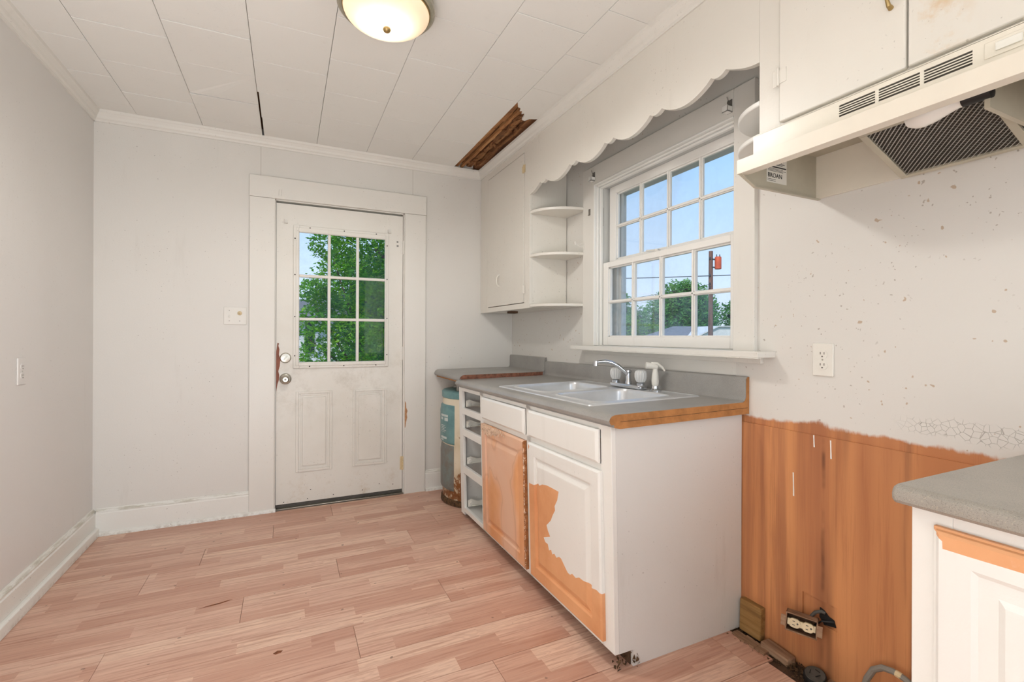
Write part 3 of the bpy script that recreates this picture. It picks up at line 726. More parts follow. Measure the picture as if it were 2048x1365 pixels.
b = MB().box(FX + .018, 1.695, 2.742, 3.595, 1.378, 1.394).box(FX + .018, 1.695, 2.736, 2.752, 1.378, 2.455).box(FX + .018, 1.695, 3.58, 3.597, 1.378, 2.455).box(1.688, 1.695, 2.75, 3.59, 1.39, 2.455)
b.build('carcass', M['cab'], wc, smooth=0)
b = MB().box(FX, FX + .018, 2.735, 2.815, 1.375, 2.456).box(FX, FX + .018, 3.44, 3.598, 1.375, 2.456).box(FX, FX + .018, 2.815, 3.44, 1.375, 1.411).box(FX, FX + .018, 2.815, 3.44, 2.41, 2.456)
b.build('face_frame', M['cab'], wc, bevel=.0012)
wd = MB().box(FX - .002, FX + .016, 2.8205, 3.4355, 1.4155, 2.4065).build('door', M['cab'], wc, bevel=.002)
chandle('handle', wd, FX - .002, 3.215, 1.60, .085, M['cab'])
hinge(wd, FX - .002, 2.8165, 1.50, 1, M['cab']); hinge(wd, FX - .002, 2.8165, 2.30, 1, M['ivory'])
for zz in (1.985, 1.702, 1.380):
    quarter(1.698, 2.7352, .279, .228, -1, zz, zz + .018).build('open_shelf', M['cab'], wc, bevel=.003)
MB().box(1.50, 1.56, 3.2, 3.26, 1.362, 1.378).build('bottom_cleat', M['sub'], wc)

rc = thing('range_wall_cabinet', 'off-white wall cabinet above the range hood with rounded end shelves', 'cabinet', (1.56, .4, 1.85))
b = MB().box(FX + .018, 1.695, -.6, 1.079, 1.85, 1.868).box(FX + .018, 1.695, 1.061, 1.079, 1.85, 2.455).box(1.688, 1.695, -.6, 1.06, 1.868, 2.455).box(FX + .018, 1.695, -.6, -.585, 1.85, 2.455)
b.build('carcass', M['cab'], rc, smooth=0)
b = MB().box(FX, FX + .018, 1.005, 1.0793, 1.846, 2.456).box(FX, FX + .018, -.6, 1.005, 1.846, 1.886).box(FX, FX + .018, -.6, 1.005, 2.41, 2.456).box(FX, FX + .018, .640, .672, 1.886, 2.41).box(FX, FX + .018, -.6, -.52, 1.886, 2.41)
b.build('face_frame', M['cab'], rc, bevel=.0012)
da = MB().box(FX - .016, FX - .0005, .6585, .999, 1.869, 2.42).build('door', M['cab'], rc, bevel=.004)
dbb = MB().box(FX - .016, FX - .0005, .285, .6535, 1.869, 2.42).build('door', M['cabstain'], rc, bevel=.004, label='door stained with yellow grease')
MB().box(FX - .016, FX - .0005, -.52, .280, 1.869, 2.42).build('door', M['cab'], rc, bevel=.004)
chandle('handle', da, FX - .016, .690, 2.085, .095, M['oldbrass'])
hinge(da, FX - .016, .9995, 2.012, -1, M['cab'])
for zz in (1.962, 1.852):
    quarter(1.63, 1.0795, .212, .19, 1, zz, zz + .018).build('open_shelf', M['white'], rc, bevel=.004)

# ---------------------------------------------------------------- range hood
rh = thing('range_hood', 'cream under-cabinet range hood with slotted front and mesh filter', 'range hood', (1.5, .685, 1.68))
Y0, Y1 = .305, 1.065
sA, sB = (1.370, 1.842), (1.370, 1.775)
def sl(u, y, off=0.0):     # u: 0 top .. 1 bottom down the upright front
    nx, nz = -(sA[1] - sB[1]), (sA[0] - sB[0]); L = math.hypot(nx, nz); nx, nz = nx / L, nz / L
    return (sA[0] + (sB[0] - sA[0]) * u + nx * off, y, sA[1] + (sB[1] - sA[1]) * u + nz * off)
def slbox(b, u0, u1, y0, y1, o0, o1):
    v = [sl(u0, y0, o0), sl(u1, y0, o0), sl(u1, y1, o0), sl(u0, y1, o0), sl(u0, y0, o1), sl(u1, y0, o1), sl(u1, y1, o1), sl(u0, y1, o1)]
    b.add(v, [(0, 3, 2, 1), (4, 5, 6, 7), (0, 1, 5, 4), (1, 2, 6, 5), (2, 3, 7, 6), (3, 0, 4, 7)])
grp = [(.710, .799), (.614, .702), (.517, .606)]
U0, U1 = .20, .68
b = MB()
ycuts = [Y0] + [q for g in reversed(grp) for q in g] + [Y1]
for i in range(len(ycuts) - 1):
    if i % 2 == 0: slbox(b, 0, 1, ycuts[i], ycuts[i + 1], -.0025, 0)
    else:
        slbox(b, 0, U0, ycuts[i], ycuts[i + 1], -.0025, 0); slbox(b, U1, 1, ycuts[i], ycuts[i + 1], -.0025, 0)
b.build('front_panel', M['almond'], rh, smooth=0)
for (ya, yb) in grp:
    b = MB(); slbox(b, U0 - .05, U1 + .05, ya - .004, yb + .004, -.006, -.004); vp = b.build('vent_backing', M['slot'], rh, smooth=0)
    for k in range(1, 5):
        u = U0 + (U1 - U0) * k / 5 - .020
        b = MB(); slbox(b, u, u + .040, ya, yb, -.0012, 0); b.build('slat', M['almond'], rh, smooth=0)
b = MB(); slbox(b, .18, .70, .420, .497, 0, .002); sp_ = b.build('switch_plate', M['almond'], rh, bevel=.001)
b = MB(); slbox(b, .30, .56, .436, .478, .002, .006); b.build('switch', M['plastic'], sp_, bevel=.001)
b = MB().box(1.294, 1.299, Y0, Y1, 1.712, 1.753).box(1.294, 1.330, Y0, Y1, 1.709, 1.713).box(1.370, 1.70, Y0, Y1, 1.8405, 1.8445).box(1.296, 1.371, Y0, Y1, 1.750, 1.753).box(1.370, 1.371, Y0, Y1, 1.753, 1.775)
b.build('front_lip', M['almond'], rh, bevel=.0015)
for ya in (Y0, Y1 - .003):
    b = MB().prism([(1.299, ya, 1.712), (1.368, ya, 1.679), (1.698, ya, 1.679), (1.698, ya, 1.840), (1.371, ya, 1.840), (1.371, ya, 1.75), (1.299, ya, 1.75)], (0, .003, 0))
    b.prism([(1.299, ya, 1.708), (1.368, ya, 1.675), (1.698, ya, 1.675), (1.698, ya, 1.679), (1.368, ya, 1.679), (1.299, ya, 1.712)], (0, -.010 if ya > .7 else .012, 0))
    b.build('side_panel', M['hood_in'], rh, smooth=0)
MB().box(1.690, 1.698, Y0, Y1 - .003, 1.679, 1.84).build('back_panel', M['almond'], rh, smooth=0)
MB().box(1.378, 1.69, Y0 + .003, Y1 - .003, 1.828, 1.832).build('inner_top', M['hood_in'], rh, smooth=0)
# filter
fA, fB, fy0, fy1 = (1.458, 1.763), (1.684, 1.674), .516, .800
def fl(u, y, off=0):
    nx, nz = -(fB[1] - fA[1]), (fB[0] - fA[0]); L = math.hypot(nx, nz)
    return (fA[0] + (fB[0] - fA[0]) * u - nx / L * off, y, fA[1] + (fB[1] - fA[1]) * u - nz / L * off)
def flbox(b, u0, u1, y0, y1, o0, o1):
    v = [fl(u0, y0, o0), fl(u1, y0, o0), fl(u1, y1, o0), fl(u0, y1, o0), fl(u0, y0, o1), fl(u1, y0, o1), fl(u1, y1, o1), fl(u0, y1, o1)]
    b.add(v, [(0, 3, 2, 1), (4, 5, 6, 7), (0, 1, 5, 4), (1, 2, 6, 5), (2, 3, 7, 6), (3, 0, 4, 7)])
b = MB(); q = .018
flbox(b, 0, .045, fy0, fy1, -.006, .003); flbox(b, .955, 1, fy0, fy1, -.006, .003); flbox(b, .045, .955, fy0, fy0 + q, -.006, .003); flbox(b, .045, .955, fy1 - q, fy1, -.006, .003)
ff = b.build('filter_frame', M['hood_in'], rh, bevel=.001)
b = MB(); flbox(b, 0, 1, fy0, fy1, -.010, -.006); b.build('filter_backing', M['slot'], ff, smooth=0)
b = MB(); L = math.hypot(fB[0] - fA[0], fB[1] - fA[1]); nrow = 34
for k in range(nrow):
    u = .05 + .9 * (k + .5) / nrow
    n = 40
    pa = []
    for j in range(n + 1):
        y = fy0 + q + (fy1 - fy0 - 2 * q) * j / n
        uu = u + (.013 if (j + k) % 2 else -.013)
        pa.append((uu, y))
    w = .0105
    for (ua, ya), (ub, yb) in zip(pa[:-1], pa[1:]):
        v = [fl(ua - w, ya, .0015), fl(ua + w, ya, -.001), fl(ub + w, yb, -.001), fl(ub - w, yb, .0015)]
        b.add(v, [(0, 1, 2, 3)])
mm = b.build('filter_mesh', M['alu'], ff, smooth=0, label='zigzag aluminium mesh with brown grease'); mm['kind'] = 'stuff'
# housing and lamp
MB().box(1.40, 1.69, .498, .508, 1.70, 1.83).build('partition', M['hood_in'], rh, smooth=0)
MB().box(1.45, 1.56, .32, .44, 1.765, 1.83).build('blower_housing', M['rubber'], rh, bevel=.01)
MB().lathe([(.010, 0), (.020, .004), (.0285, .02), (.030, .035), (.027, .055), (.018, .085), (.014, .10), (.013, .112)], (1.40, .655, 1.735), (0, -1, 0), 24).build('bulb', M['bulbm'], rh, label='frosted white light bulb')
MB().lathe([(.0165, 0), (.0165, .05), (.013, .051)], (1.40, .545, 1.737), (0, -1, 0), 18).build('lamp_socket', M['black'], rh)
# rating sticker on the inner side panel
ys_ = Y1 - .0035
st_ = MB().box(1.430, 1.530, ys_ - .0006, ys_, 1.706, 1.806).build('sticker', M['plastic'], rh, smooth=0, label='printed rating sticker')
def text3d(s, name, size, mat, origin, xdir, ydir, par, ext=.0003):
    cu = bpy.data.curves.new(name, 'FONT'); cu.body = s; cu.size = size; cu.extrude = ext
    o = bpy.data.objects.new(name, cu); COL.objects.link(o)
    xd = Vector(xdir).normalized(); yd = Vector(ydir).normalized(); zd = xd.cross(yd)
    mtx = Matrix(((xd.x, yd.x, zd.x, origin[0]), (xd.y, yd.y, zd.y, origin[1]), (xd.z, yd.z, zd.z, origin[2]), (0, 0, 0, 1)))
    dg = bpy.context.evaluated_depsgraph_get(); me = bpy.data.meshes.new_from_object(o.evaluated_get(dg))
    bpy.data.objects.remove(o); me.transform(mtx); me.materials.clear(); me.materials.append(mat); me.name = name
    return link(name, me, par, smooth=0)
text3d('BROAN', 'brand_lettering', .021, M['black'], (1.434, ys_ - .0010, 1.723), (1, 0, 0), (0, 0, 1), st_)
b = MB()
for k in range(8): b.box(1.436, 1.524 - random.uniform(0, .02), ys_ - .0009, ys_ - .0006, 1.766 + .0044 * k, 1.7682 + .0044 * k)
for k in range(3): b.box(1.436, 1.526 - random.uniform(0, .02), ys_ - .0009, ys_ - .0006, 1.744 + .004 * k, 1.7455 + .004 * k)
for k in range(2): b.box(1.434, 1.474, ys_ - .0009, ys_ - .0006, 1.711 + .005 * k, 1.7125 + .005 * k)
o = b.build('small_print', M['rubber'], st_, smooth=0); o['kind'] = 'stuff'
MB().box(1.436, 1.527, ys_ - .0010, ys_ - .0006, 1.757, 1.761).build('print_line', M['black'], st_, smooth=0)

# ---------------------------------------------------------------- sink base cabinet
def W_(x, y, z):       # cabinet leans and sinks a little towards the far corner
    k = max(0.0, min(1.0, (1.70 - x) / .65))
    return (x + k * (-.023 * z / .88), y, z - .012 * (y - 1.362) * min(1, z / .06 if z < .06 else 1))
FXC = 1.053
sc = thing('sink_cabinet', 'white peeling sink base cabinet with empty drawer openings and two doors', 'cabinet', (1.37, 2.2, 0))
b = MB()
b.prism([(FXC + .019, 1.362, .06), (FXC + .08, 1.362, .06), (FXC + .08, 1.362, 0), (1.69, 1.362, 0), (1.69, 1.362, .876), (FXC + .019, 1.362, .876)], (0, .013, 0))
b.build('end_panel', M['cabside'], sc, warp=W_, smooth=0)
b = MB().box(FXC + .019, 1.69, 2.985, 2.998, .0, .876).box(FXC + .019, 1.69, 2.59, 2.603, .06, .876).box(FXC + .019, 1.69, 1.375, 2.985, .062, .074).box(1.60, 1.606, 2.60, 2.985, .07, .87)
b.build('carcass', M['cabside'], sc, warp=W_, smooth=0)
MB().box(FXC + .075, FXC + .09, 1.375, 2.985, 0, .062).build('toe_kick', M['sub'], sc, warp=W_, smooth=0)
b = MB()
fx1 = FXC + .019
b.box(FXC, fx1, 1.362, 1.425, .06, .88).box(FXC, fx1, 2.945, 3.005, .03, .88).box(FXC, fx1, 2.568, 2.622, .06, .88).box(FXC, fx1, 1.975, 2.022, .06, .88)
b.box(FXC, fx1, 1.425, 2.945, .852, .88).box(FXC, fx1, 1.425, 2.568, .700, .728).box(FXC, fx1, 1.425, 2.945, .06, .088)
for (z0, z1) in ((.702, .742), (.560, .606), (.313, .362)): b.box(FXC, fx1, 2.622, 2.945, z0, z1)
b.build('face_frame', M['white'], sc, warp=W_, bevel=.0015)
# drawer runners in the open bays
for zz, tilt in ((.745, -.05), (.612, -.03), (.372, .015), (.092, .012)):
    b = MB()
    b.prism([(FXC + .022, 2.935, zz + .0), (FXC + .022, 2.935, zz + .042), (FXC + .045, 2.935, zz + .048), (FXC + .09, 2.935, zz + .03), (FXC + .30, 2.935, zz + .03 + tilt), (FXC + .30, 2.935, zz + .008 + tilt), (FXC + .06, 2.935, zz + .004)], (0, -.010, 0))
    b.box(FXC + .045, FXC + .30, 2.912, 2.925, zz + .006, zz + .010)
    b.lathe([(.011, 0), (.011, .008)], (FXC + .04, 2.926, zz + .022), (0, -1, 0), 14)
    b.build('drawer_runner', M['plastic'] if zz < .5 else M['ivory'] if zz > 1 else M['plastic'], sc, warp=W_, bevel=.001)
def slab_front(name, y0, y1, z0, z1, th=.018, mat='white', par=sc, lab=None):
    b = MB().prism([(FXC, y0, z0), (FXC - th * .5, y0, z0), (FXC - th, y0 + .010, z0 + .012), (FXC - th, y0 + .010, z1 - .012), (FXC - th * .5, y0, z1), (FXC, y0, z1)], (0, 0, 0)) if False else MB()
    v = [(FXC - .0005, y0, z0), (FXC - .0005, y1, z0), (FXC - .0005, y1, z1), (FXC - .0005, y0, z1), (FXC - th * .6, y0, z0), (FXC - th * .6, y1, z0), (FXC - th * .6, y1, z1), (FXC - th * .6, y0, z1),
         (FXC - th, y0 + .01, z0 + .01), (FXC - th, y1 - .01, z0 + .01), (FXC - th, y1 - .01, z1 - .01), (FXC - th, y0 + .01, z1 - .01)]
    b.add(v, [(0, 1, 2, 3), (0, 1, 5, 4), (1, 2, 6, 5), (2, 3, 7, 6), (3, 0, 4, 7), (4, 5, 9, 8), (5, 6, 10, 9), (6, 7, 11, 10), (7, 4, 8, 11), (8, 9, 10, 11)])
    return b.build(name, M[mat], par, warp=W_, bevel=.002, label=lab)
slab_front('drawer_front', 2.024, 2.567, .728, .852)
slab_front('drawer_front', 1.426, 1.976, .730, .854)
def raised_door(y0, y1, z0, z1, mats, paintf=None, cuts=(), lab=None, th=.019):
    # nested rectangles: outer edge, frame, groove, bevel, centre field
    rings = [(0, 0.0), (0, th * .72), (.007, th), (.056, th), (.060, th - .009), (.068, th - .010), (.092, th - .001), (.096, th - .0005)]
    vs = []
    for ins, d in rings: vs += [(FXC - .0005 - d, y0 + ins, z0 + ins), (FXC - .0005 - d, y1 - ins, z0 + ins), (FXC - .0005 - d, y1 - ins, z1 - ins), (FXC - .0005 - d, y0 + ins, z1 - ins)]
    fs = [(0, 1, 2, 3)]
    for i in range(len(rings) - 1):
        for k in range(4): fs.append((i * 4 + k, i * 4 + (k + 1) % 4, (i + 1) * 4 + (k + 1) % 4, (i + 1) * 4 + k))
    L = (len(rings) - 1) * 4; fs.append((L, L + 1, L + 2, L + 3))
    me = bpy.data.meshes.new('door'); me.from_pydata(vs, [], fs)
    for q_ in mats: me.materials.append(q_)
    bm = bmesh.new(); bm.from_mesh(me); bmesh.ops.recalc_face_normals(bm, faces=bm.faces)
    for (pa, pb) in cuts:
        d = Vector((0, pb[0] - pa[0], pb[1] - pa[1])); nrm = Vector((0, -d.z, d.y))
        bmesh.ops.bisect_plane(bm, geom=bm.verts[:] + bm.edges[:] + bm.faces[:], plane_co=(0, pa[0], pa[1]), plane_no=nrm)
    if paintf:
        for f in bm.faces:
            c = f.calc_center_median(); f.material_index = paintf(c)
    for v in bm.verts: v.co = W_(*v.co)
    bm.to_mesh(me); bm.free()
    return link('door', me, sc, label=lab, smooth=0)
# far door: foil gone, swollen brown edges
def pf1(c):
    if c.y < 2.024 + .006: return 1
    return 0
dA = raised_door(2.022, 2.567, .082, .700, [M['mdf_stain'], M['mdf_edge']], pf1, lab='bare orange door with water stains')
fp = [(2.27, .701), (2.566, .701), (2.566, .668), (2.55, .655), (2.535, .662), (2.515, .645), (2.49, .652), (2.465, .640), (2.44, .655), (2.415, .648), (2.39, .664), (2.36, .658), (2.335, .675), (2.31, .670), (2.29, .688)]
MB().prism([(FXC - .0205, y, z) for y, z in fp], (.002, 0, 0)).build('frayed_patch', M['frayed'], dA, warp=W_, smooth=0, label='pale frayed patch where the board has swollen')
b = MB()
for i in range(150):
    y = 2.20 + .355 * random.random() ** .7; z = .703 - .066 * random.random() * (.25 + .75 * (y - 2.2) / .36); s = random.uniform(.004, .013)
    p = [(FXC - .0195 - random.uniform(-.001, .006), y + random.uniform(-s, s), z + random.uniform(-s, s) * .8) for _ in range(4)]
    b.add(p, [(0, 1, 2), (0, 1, 3), (1, 2, 3), (0, 2, 3)])
o = b.build('frayed_top', M['frayed'], dA, warp=W_, smooth=0); o['kind'] = 'stuff'
b = MB()
for i in range(170):
    z = random.uniform(.09, .68); s = random.uniform(.003, .009)
    p = [(FXC - .012 - random.uniform(-.006, .009), 2.024 + random.uniform(-.003, .006), z + random.uniform(-s, s) * 2) for _ in range(4)]
    b.add(p, [(0, 1, 2), (0, 1, 3), (1, 2, 3), (0, 2, 3)])
o = b.build('frayed_edge', M['frayed'], dA, warp=W_, smooth=0); o['kind'] = 'stuff'
# near door: white foil peeled away along a jagged line
poly = [(1.975, .515), (1.955, .515), (1.920, .517), (1.898, .527), (1.880, .535), (1.866, .529), (1.840, .541), (1.800, .548), (1.760, .549), (1.700, .549), (1.712, .51), (1.735, .478), (1.732, .46), (1.752, .435), (1.770, .405), (1.808, .372), (1.796, .35), (1.778, .332), (1.836, .308), (1.822, .292), (1.80, .292), (1.790, .268), (1.772, .278), (1.762, .262), (1.745, .272), (1.728, .262), (1.705, .275), (1.690, .274), (1.660, .252), (1.640, .238), (1.622, .237), (1.606, .248), (1.580, .243), (1.556, .256), (1.530, .256), (1.497, .262), (1.470, .255), (1.440, .262), (1.413, .258)]
orange_poly = poly + [(1.40, .05), (1.99, .05), (1.99, .515)]
def inpoly(y, z, P):
    r = False; j = len(P) - 1
    for i in range(len(P)):
        (yi, zi), (yj, zj) = P[i], P[j]
        if (zi > z) != (zj > z) and y < (yj - yi) * (z - zi) / (zj - zi) + yi: r = not r
        j = i
    return r
def pf2(c):
    corner = (c.y > 1.955 and c.z > .66 and (c.y - 1.955) + (c.z - .66) > .028 and c.z < .692)
    return 1 if inpoly(c.y, c.z, orange_poly) or corner else 0
raised_door(1.414, 1.974, .084, .703, [M['white'], M['mdf']], pf2, list(zip(poly[:-1], poly[1:])) + [((1.955, .688), (1.974, .66))], lab='door with white skin peeled off in a jagged line')
# end panel rot at the toe
b = MB()
for i in range(40):
    p0 = Vector((random.uniform(1.06, 1.16), random.uniform(1.352, 1.40), random.uniform(.0, .05))); s = random.uniform(.004, .014)
    p = [p0 + Vector((random.uniform(-s, s), random.uniform(-s, s) * .7, random.uniform(-s, s))) for _ in range(4)]
    b.add(p, [(0, 1, 2), (0, 1, 3), (1, 2, 3), (0, 2, 3)])
o = b.build('rotted_toe', M['dirt'], sc, smooth=0); o['kind'] = 'stuff'

# ---------------------------------------------------------------- countertops
def WC(x, y, z): return (x, y, z + .016 * (x - 1.04) - .011 * (y - 1.335))
ct = thing('countertop', 'long grey laminate countertop with backsplash over the sink cabinet', 'countertop', (1.35, 2.2, .87))
front = [(1.022, .874), (1.022, .884), (1.010, .884), (1.004, .890), (1.002, .898), (1.005, .907), (1.012, .914), (1.024, .9185), (1.04, .919), (1.10, .919), (1.10, .874)]
back = [(1.64, .919), (1.664, .919), (1.674, .923), (1.679, .932), (1.680, .942), (1.680, 1.008), (1.683, 1.016), (1.690, 1.0195), (1.698, 1.0195), (1.698, .874), (1.64, .874)]
ya, yb = 1.337, 2.998
b = MB()
full = front[:-1] + back[:-1]
def prof(P, y0, y1): b.prism([(x, y0, z) for x, z in P], (0, y1 - y0, 0))
prof(full, ya, 1.575); prof(full, 2.435, yb)
prof(front, 1.575, 2.435); prof(back, 1.575, 2.435)
b.build('worktop', M['counter'], ct, warp=WC, smooth=30)
b = MB().prism([(x + (.0025 if i < 9 else 0), 1.335, z - (.001 if .9 < z < .93 and x > 1.02 and x < 1.67 else 0)) for i, (x, z) in enumerate(front[:-2] + [(1.665, .917), (1.676, .923), (1.683, .935), (1.683, 1.008), (1.690, 1.017), (1.699, 1.017), (1.699, .868), (1.05, .868), (1.03, .872)])], (0, .002, 0))
b.build('raw_end', M['pboard'], ct, warp=WC, smooth=0, label='raw brown board showing at the cut end')
MB().box(1.05, 1.69, 1.3345, 1.335, .892, .8935).build('split_line', M['sub'], ct, warp=WC, smooth=0)
ce = thing('countertop_offcut', 'short grey countertop piece in the corner, sitting higher than the long one', 'countertop', (1.36, 3.3, .885))
front2 = [(1.045, .886), (1.038, .889), (1.033, .897), (1.034, .908), (1.042, .921), (1.056, .929), (1.07, .931), (1.664, .936), (1.674, .940), (1.679, .95), (1.680, 1.026), (1.684, 1.036), (1.698, 1.038), (1.698, .89)]
MB().prism([(x, 3.004, z) for x, z in front2], (0, .594, 0)).build('worktop', M['counter'], ce, smooth=30)
MB().prism([(x + .002, 3.002, z - .001) for x, z in front2[3:8]] + [(1.664, 3.002, .90), (1.05, 3.002, .90)], (0, .002, 0)).build('raw_end', M['pboard_red'], ce, smooth=0, label='dark raw edge of the board')
MB().box(1.05, 1.69, 3.03, 3.59, .876, .8865).build('underside_board', M['pboard'], ce, smooth=0)

c2 = thing('range_countertop', 'speckled grey-brown countertop on the near right base cabinet', 'countertop', (1.36, .1, .88))
fr = [(1.045, .879), (1.034, .881), (1.029, .887), (1.028, .898), (1.031, .907), (1.038, .913), (1.048, .915), (1.70, .915), (1.70, .879)]
b = MB().prism([(x, -.6, z) for x, z in fr], (0, 1.105, 0))
b.build('worktop', M['counter2'], c2, bevel=.008, smooth=30, segs=3)
MB().box(1.685, 1.699, -.6, .40, .9155, 1.02).build('backsplash', M['counter2'], c2, bevel=.003)

# near right base cabinet
bc = thing('base_cabinet', 'white base cabinet in the near right corner with an orange strip on its door', 'cabinet', (1.37, .1, 0))
b = MB().box(1.082, 1.69, .472, .486, 0.0, .877).box(1.082, 1.69, -.6, -.585, 0, .877).box(1.082, 1.69, -.585, .472, .06, .075)
b.build('carcass', M['cabside'], bc, smooth=0)
b = MB().box(1.062, 1.082, .425, .486, .06, .878).box(1.062, 1.082, -.6, .425, .85, .878).box(1.062, 1.082, -.6, .425, .06, .1).box(1.062, 1.082, -.6, -.54, .1, .85)
b.build('face_frame', M['white'], bc, bevel=.0015)
MB().box(1.12, 1.135, -.585, .472, 0, .06).build('toe_kick', M['sub'], bc, smooth=0)
def near_door():
    y1, y0, z0, z1, X = .448, -.10, .085, .853, 1.0615
    th = .019
    rings = [(0, 0.0), (0, th * .5), (.004, th * .55), (.006, th * .8), (.011, th), (.055, th), (.063, th - .005), (.088, th - .005), (.098, th + .001), (.104, th + .001)]
    vs = []
    for ins, d in rings: vs += [(X - d, y0 + ins, z0 + ins), (X - d, y1 - ins, z0 + ins), (X - d, y1 - ins, z1 - ins), (X - d, y0 + ins, z1 - ins)]
    fs = [(0, 1, 2, 3)]
    for i in range(len(rings) - 1):
        for k in range(4): fs.append((i * 4 + k, i * 4 + (k + 1) % 4, (i + 1) * 4 + (k + 1) % 4, (i + 1) * 4 + k))
    L = (len(rings) - 1) * 4; fs.append((L, L + 1, L + 2, L + 3))
    me = bpy.data.meshes.new('door'); me.from_pydata(vs, [], fs)
    me.materials.append(M['white']); me.materials.append(M['mdf'])
    bm = bmesh.new(); bm.from_mesh(me); bmesh.ops.recalc_face_normals(bm, faces=bm.faces)
    pl = [(.448, .847), (.440, .838), (.436, .835), (.432, .832), (.4315, .819), (.40, .8195), (.33, .8215), (.20, .822), (-.10, .822)]
    for pa, pb in zip(pl[:-1], pl[1:]):
        d = Vector((0, pb[0] - pa[0], pb[1] - pa[1]))
        bmesh.ops.bisect_plane(bm, geom=bm.verts[:] + bm.edges[:] + bm.faces[:], plane_co=(0, pa[0], pa[1]), plane_no=Vector((0, -d.z, d.y)))
    PP = pl + [(-.11, .822), (-.11, .86), (.449, .86)]
    for f in bm.faces:
        c = f.calc_center_median(); f.material_index = 1 if inpoly(c.y, c.z, PP) else 0
    bm.to_mesh(me); bm.free()
    return link('door', me, bc, smooth=0, label='white door with an orange strip where its skin is gone')
near_door()

# ---------------------------------------------------------------- sink, faucet, sprayer
sk = thing('kitchen_sink', 'double-bowl stainless steel sink set into the grey countertop', 'sink', (1.36, 2.0, .76))
def rrect(x0, x1, y0, y1, r, n=6):
    P = []
    for cx, cy, a0 in ((x1 - r, y1 - r, 0), (x0 + r, y1 - r, 90), (x0 + r, y0 + r, 180), (x1 - r, y0 + r, 270)):
        P += [(cx + r * math.cos(math.radians(a0 + 90 * t / n)), cy + r * math.sin(math.radians(a0 + 90 * t / n))) for t in range(n + 1)]
    return P
zr = .9235
bm = bmesh.new()
outer = rrect(1.070, 1.660, 1.548, 2.448, .02); bowls = [rrect(1.140, 1.552, 2.045, 2.395, .05), rrect(1.140, 1.552, 1.600, 1.950, .05)]
def loop(P, z): return [bm.verts.new((x, y, z)) for x, y in P]
def edges(L): return [bm.edges.new((L[i], L[(i + 1) % len(L)])) for i in range(len(L))]
lo_ = loop([(1.365 + (x - 1.365) * .965, 1.998 + (y - 1.998) * .978) for x, y in outer], zr - .003); E_ = edges(lo_); inner = []
for P in bowls:
    cx = sum(p[0] for p in P) / len(P); cy = sum(p[1] for p in P) / len(P)
    l_ = loop([(cx + (x - cx) * 1.05, cy + (y - cy) * 1.06) for x, y in P], zr - .003); inner.append(l_); E_ += edges(l_)
bmesh.ops.triangle_fill(bm, use_beauty=True, use_dissolve=True, edges=E_, normal=(0, 0, 1))
def bridge(A, B):
    for i in range(len(A)): bm.faces.new((A[i], A[(i + 1) % len(A)], B[(i + 1) % len(A)], B[i]))
o1_ = loop([(1.365 + (x - 1.365) * .975, 1.998 + (y - 1.998) * .984) for x, y in outer], zr); bridge(lo_, o1_)
o2_ = loop([(1.365 + (x - 1.365) * .992, 1.998 + (y - 1.998) * .995) for x, y in outer], zr); bridge(o1_, o2_)
ob = loop([(1.365 + (x - 1.365) * 1.004, 1.998 + (y - 1.998) * 1.003) for x, y in outer], zr - .0045); bridge(o2_, ob)
for P, l_ in zip(bowls, inner):
    cx = sum(p[0] for p in P) / len(P); cy = sum(p[1] for p in P) / len(P); prev = l_
    for s_, dz in ((1.03, .0015), (1.0, .0018), (.985, -.002), (.972, -.010), (.965, -.02), (.93, -.13), (.88, -.155), (.25, -.162)):
        nx = loop([(cx + (x - cx) * s_, cy + (y - cy) * s_) for x, y in P], zr + dz); bridge(prev, nx); prev = nx
    bm.faces.new(prev)
for v in bm.verts: v.co = WC(*v.co)
bmesh.ops.recalc_face_normals(bm, faces=bm.faces)
me = bpy.data.meshes.new('basin'); bm.to_mesh(me); bm.free(); me.materials.append(M['steel'])
ob_ = link('basin', me, sk, smooth=40)
for cy in (2.22, 1.775):
    c = WC(1.346, cy, zr - .161); MB().lathe([(.043, 0), (.041, .003), (.034, .003), (.032, -.004), (0, -.004)], c, (0, 0, 1), 24).build('strainer', M['chrome'], sk)

fa = thing('faucet', 'chrome two-handle kitchen faucet with clear fluted knobs', 'faucet', (1.61, 1.985, .93))
zb = WC(1.61, 1.985, zr)[2] + .0004
pb_ = rrect(1.578, 1.640, 1.862, 2.108, .016, 4)
MB().prism([(x, y, zb) for x, y in pb_], (0, 0, .020)).build('base_plate', M['chrome'], fa, bevel=.005, segs=3)
MB().lathe([(.017, .020), (.017, .03), (.014, .035), (.013, .075), (.018, .08), (.018, .09), (.014, .092), (.010, .088), (0, .088)], (1.612, 1.985, zb), (0, 0, 1), 20).build('spout_post', M['chrome'], fa)
MB().tube([(1.606, 1.988, zb + .072), (1.588, 1.995, zb + .088), (1.56, 2.005, zb + .112), (1.525, 2.017, zb + .130), (1.49, 2.028, zb + .136), (1.462, 2.036, zb + .134), (1.450, 2.040, zb + .131)], [.0135, .012, .011, .0105, .010, .010, .0095], 14).tube([(1.447, 2.041, zb + .138), (1.446, 2.041, zb + .112)], .0115, 14).build('spout', M['chrome'], fa)
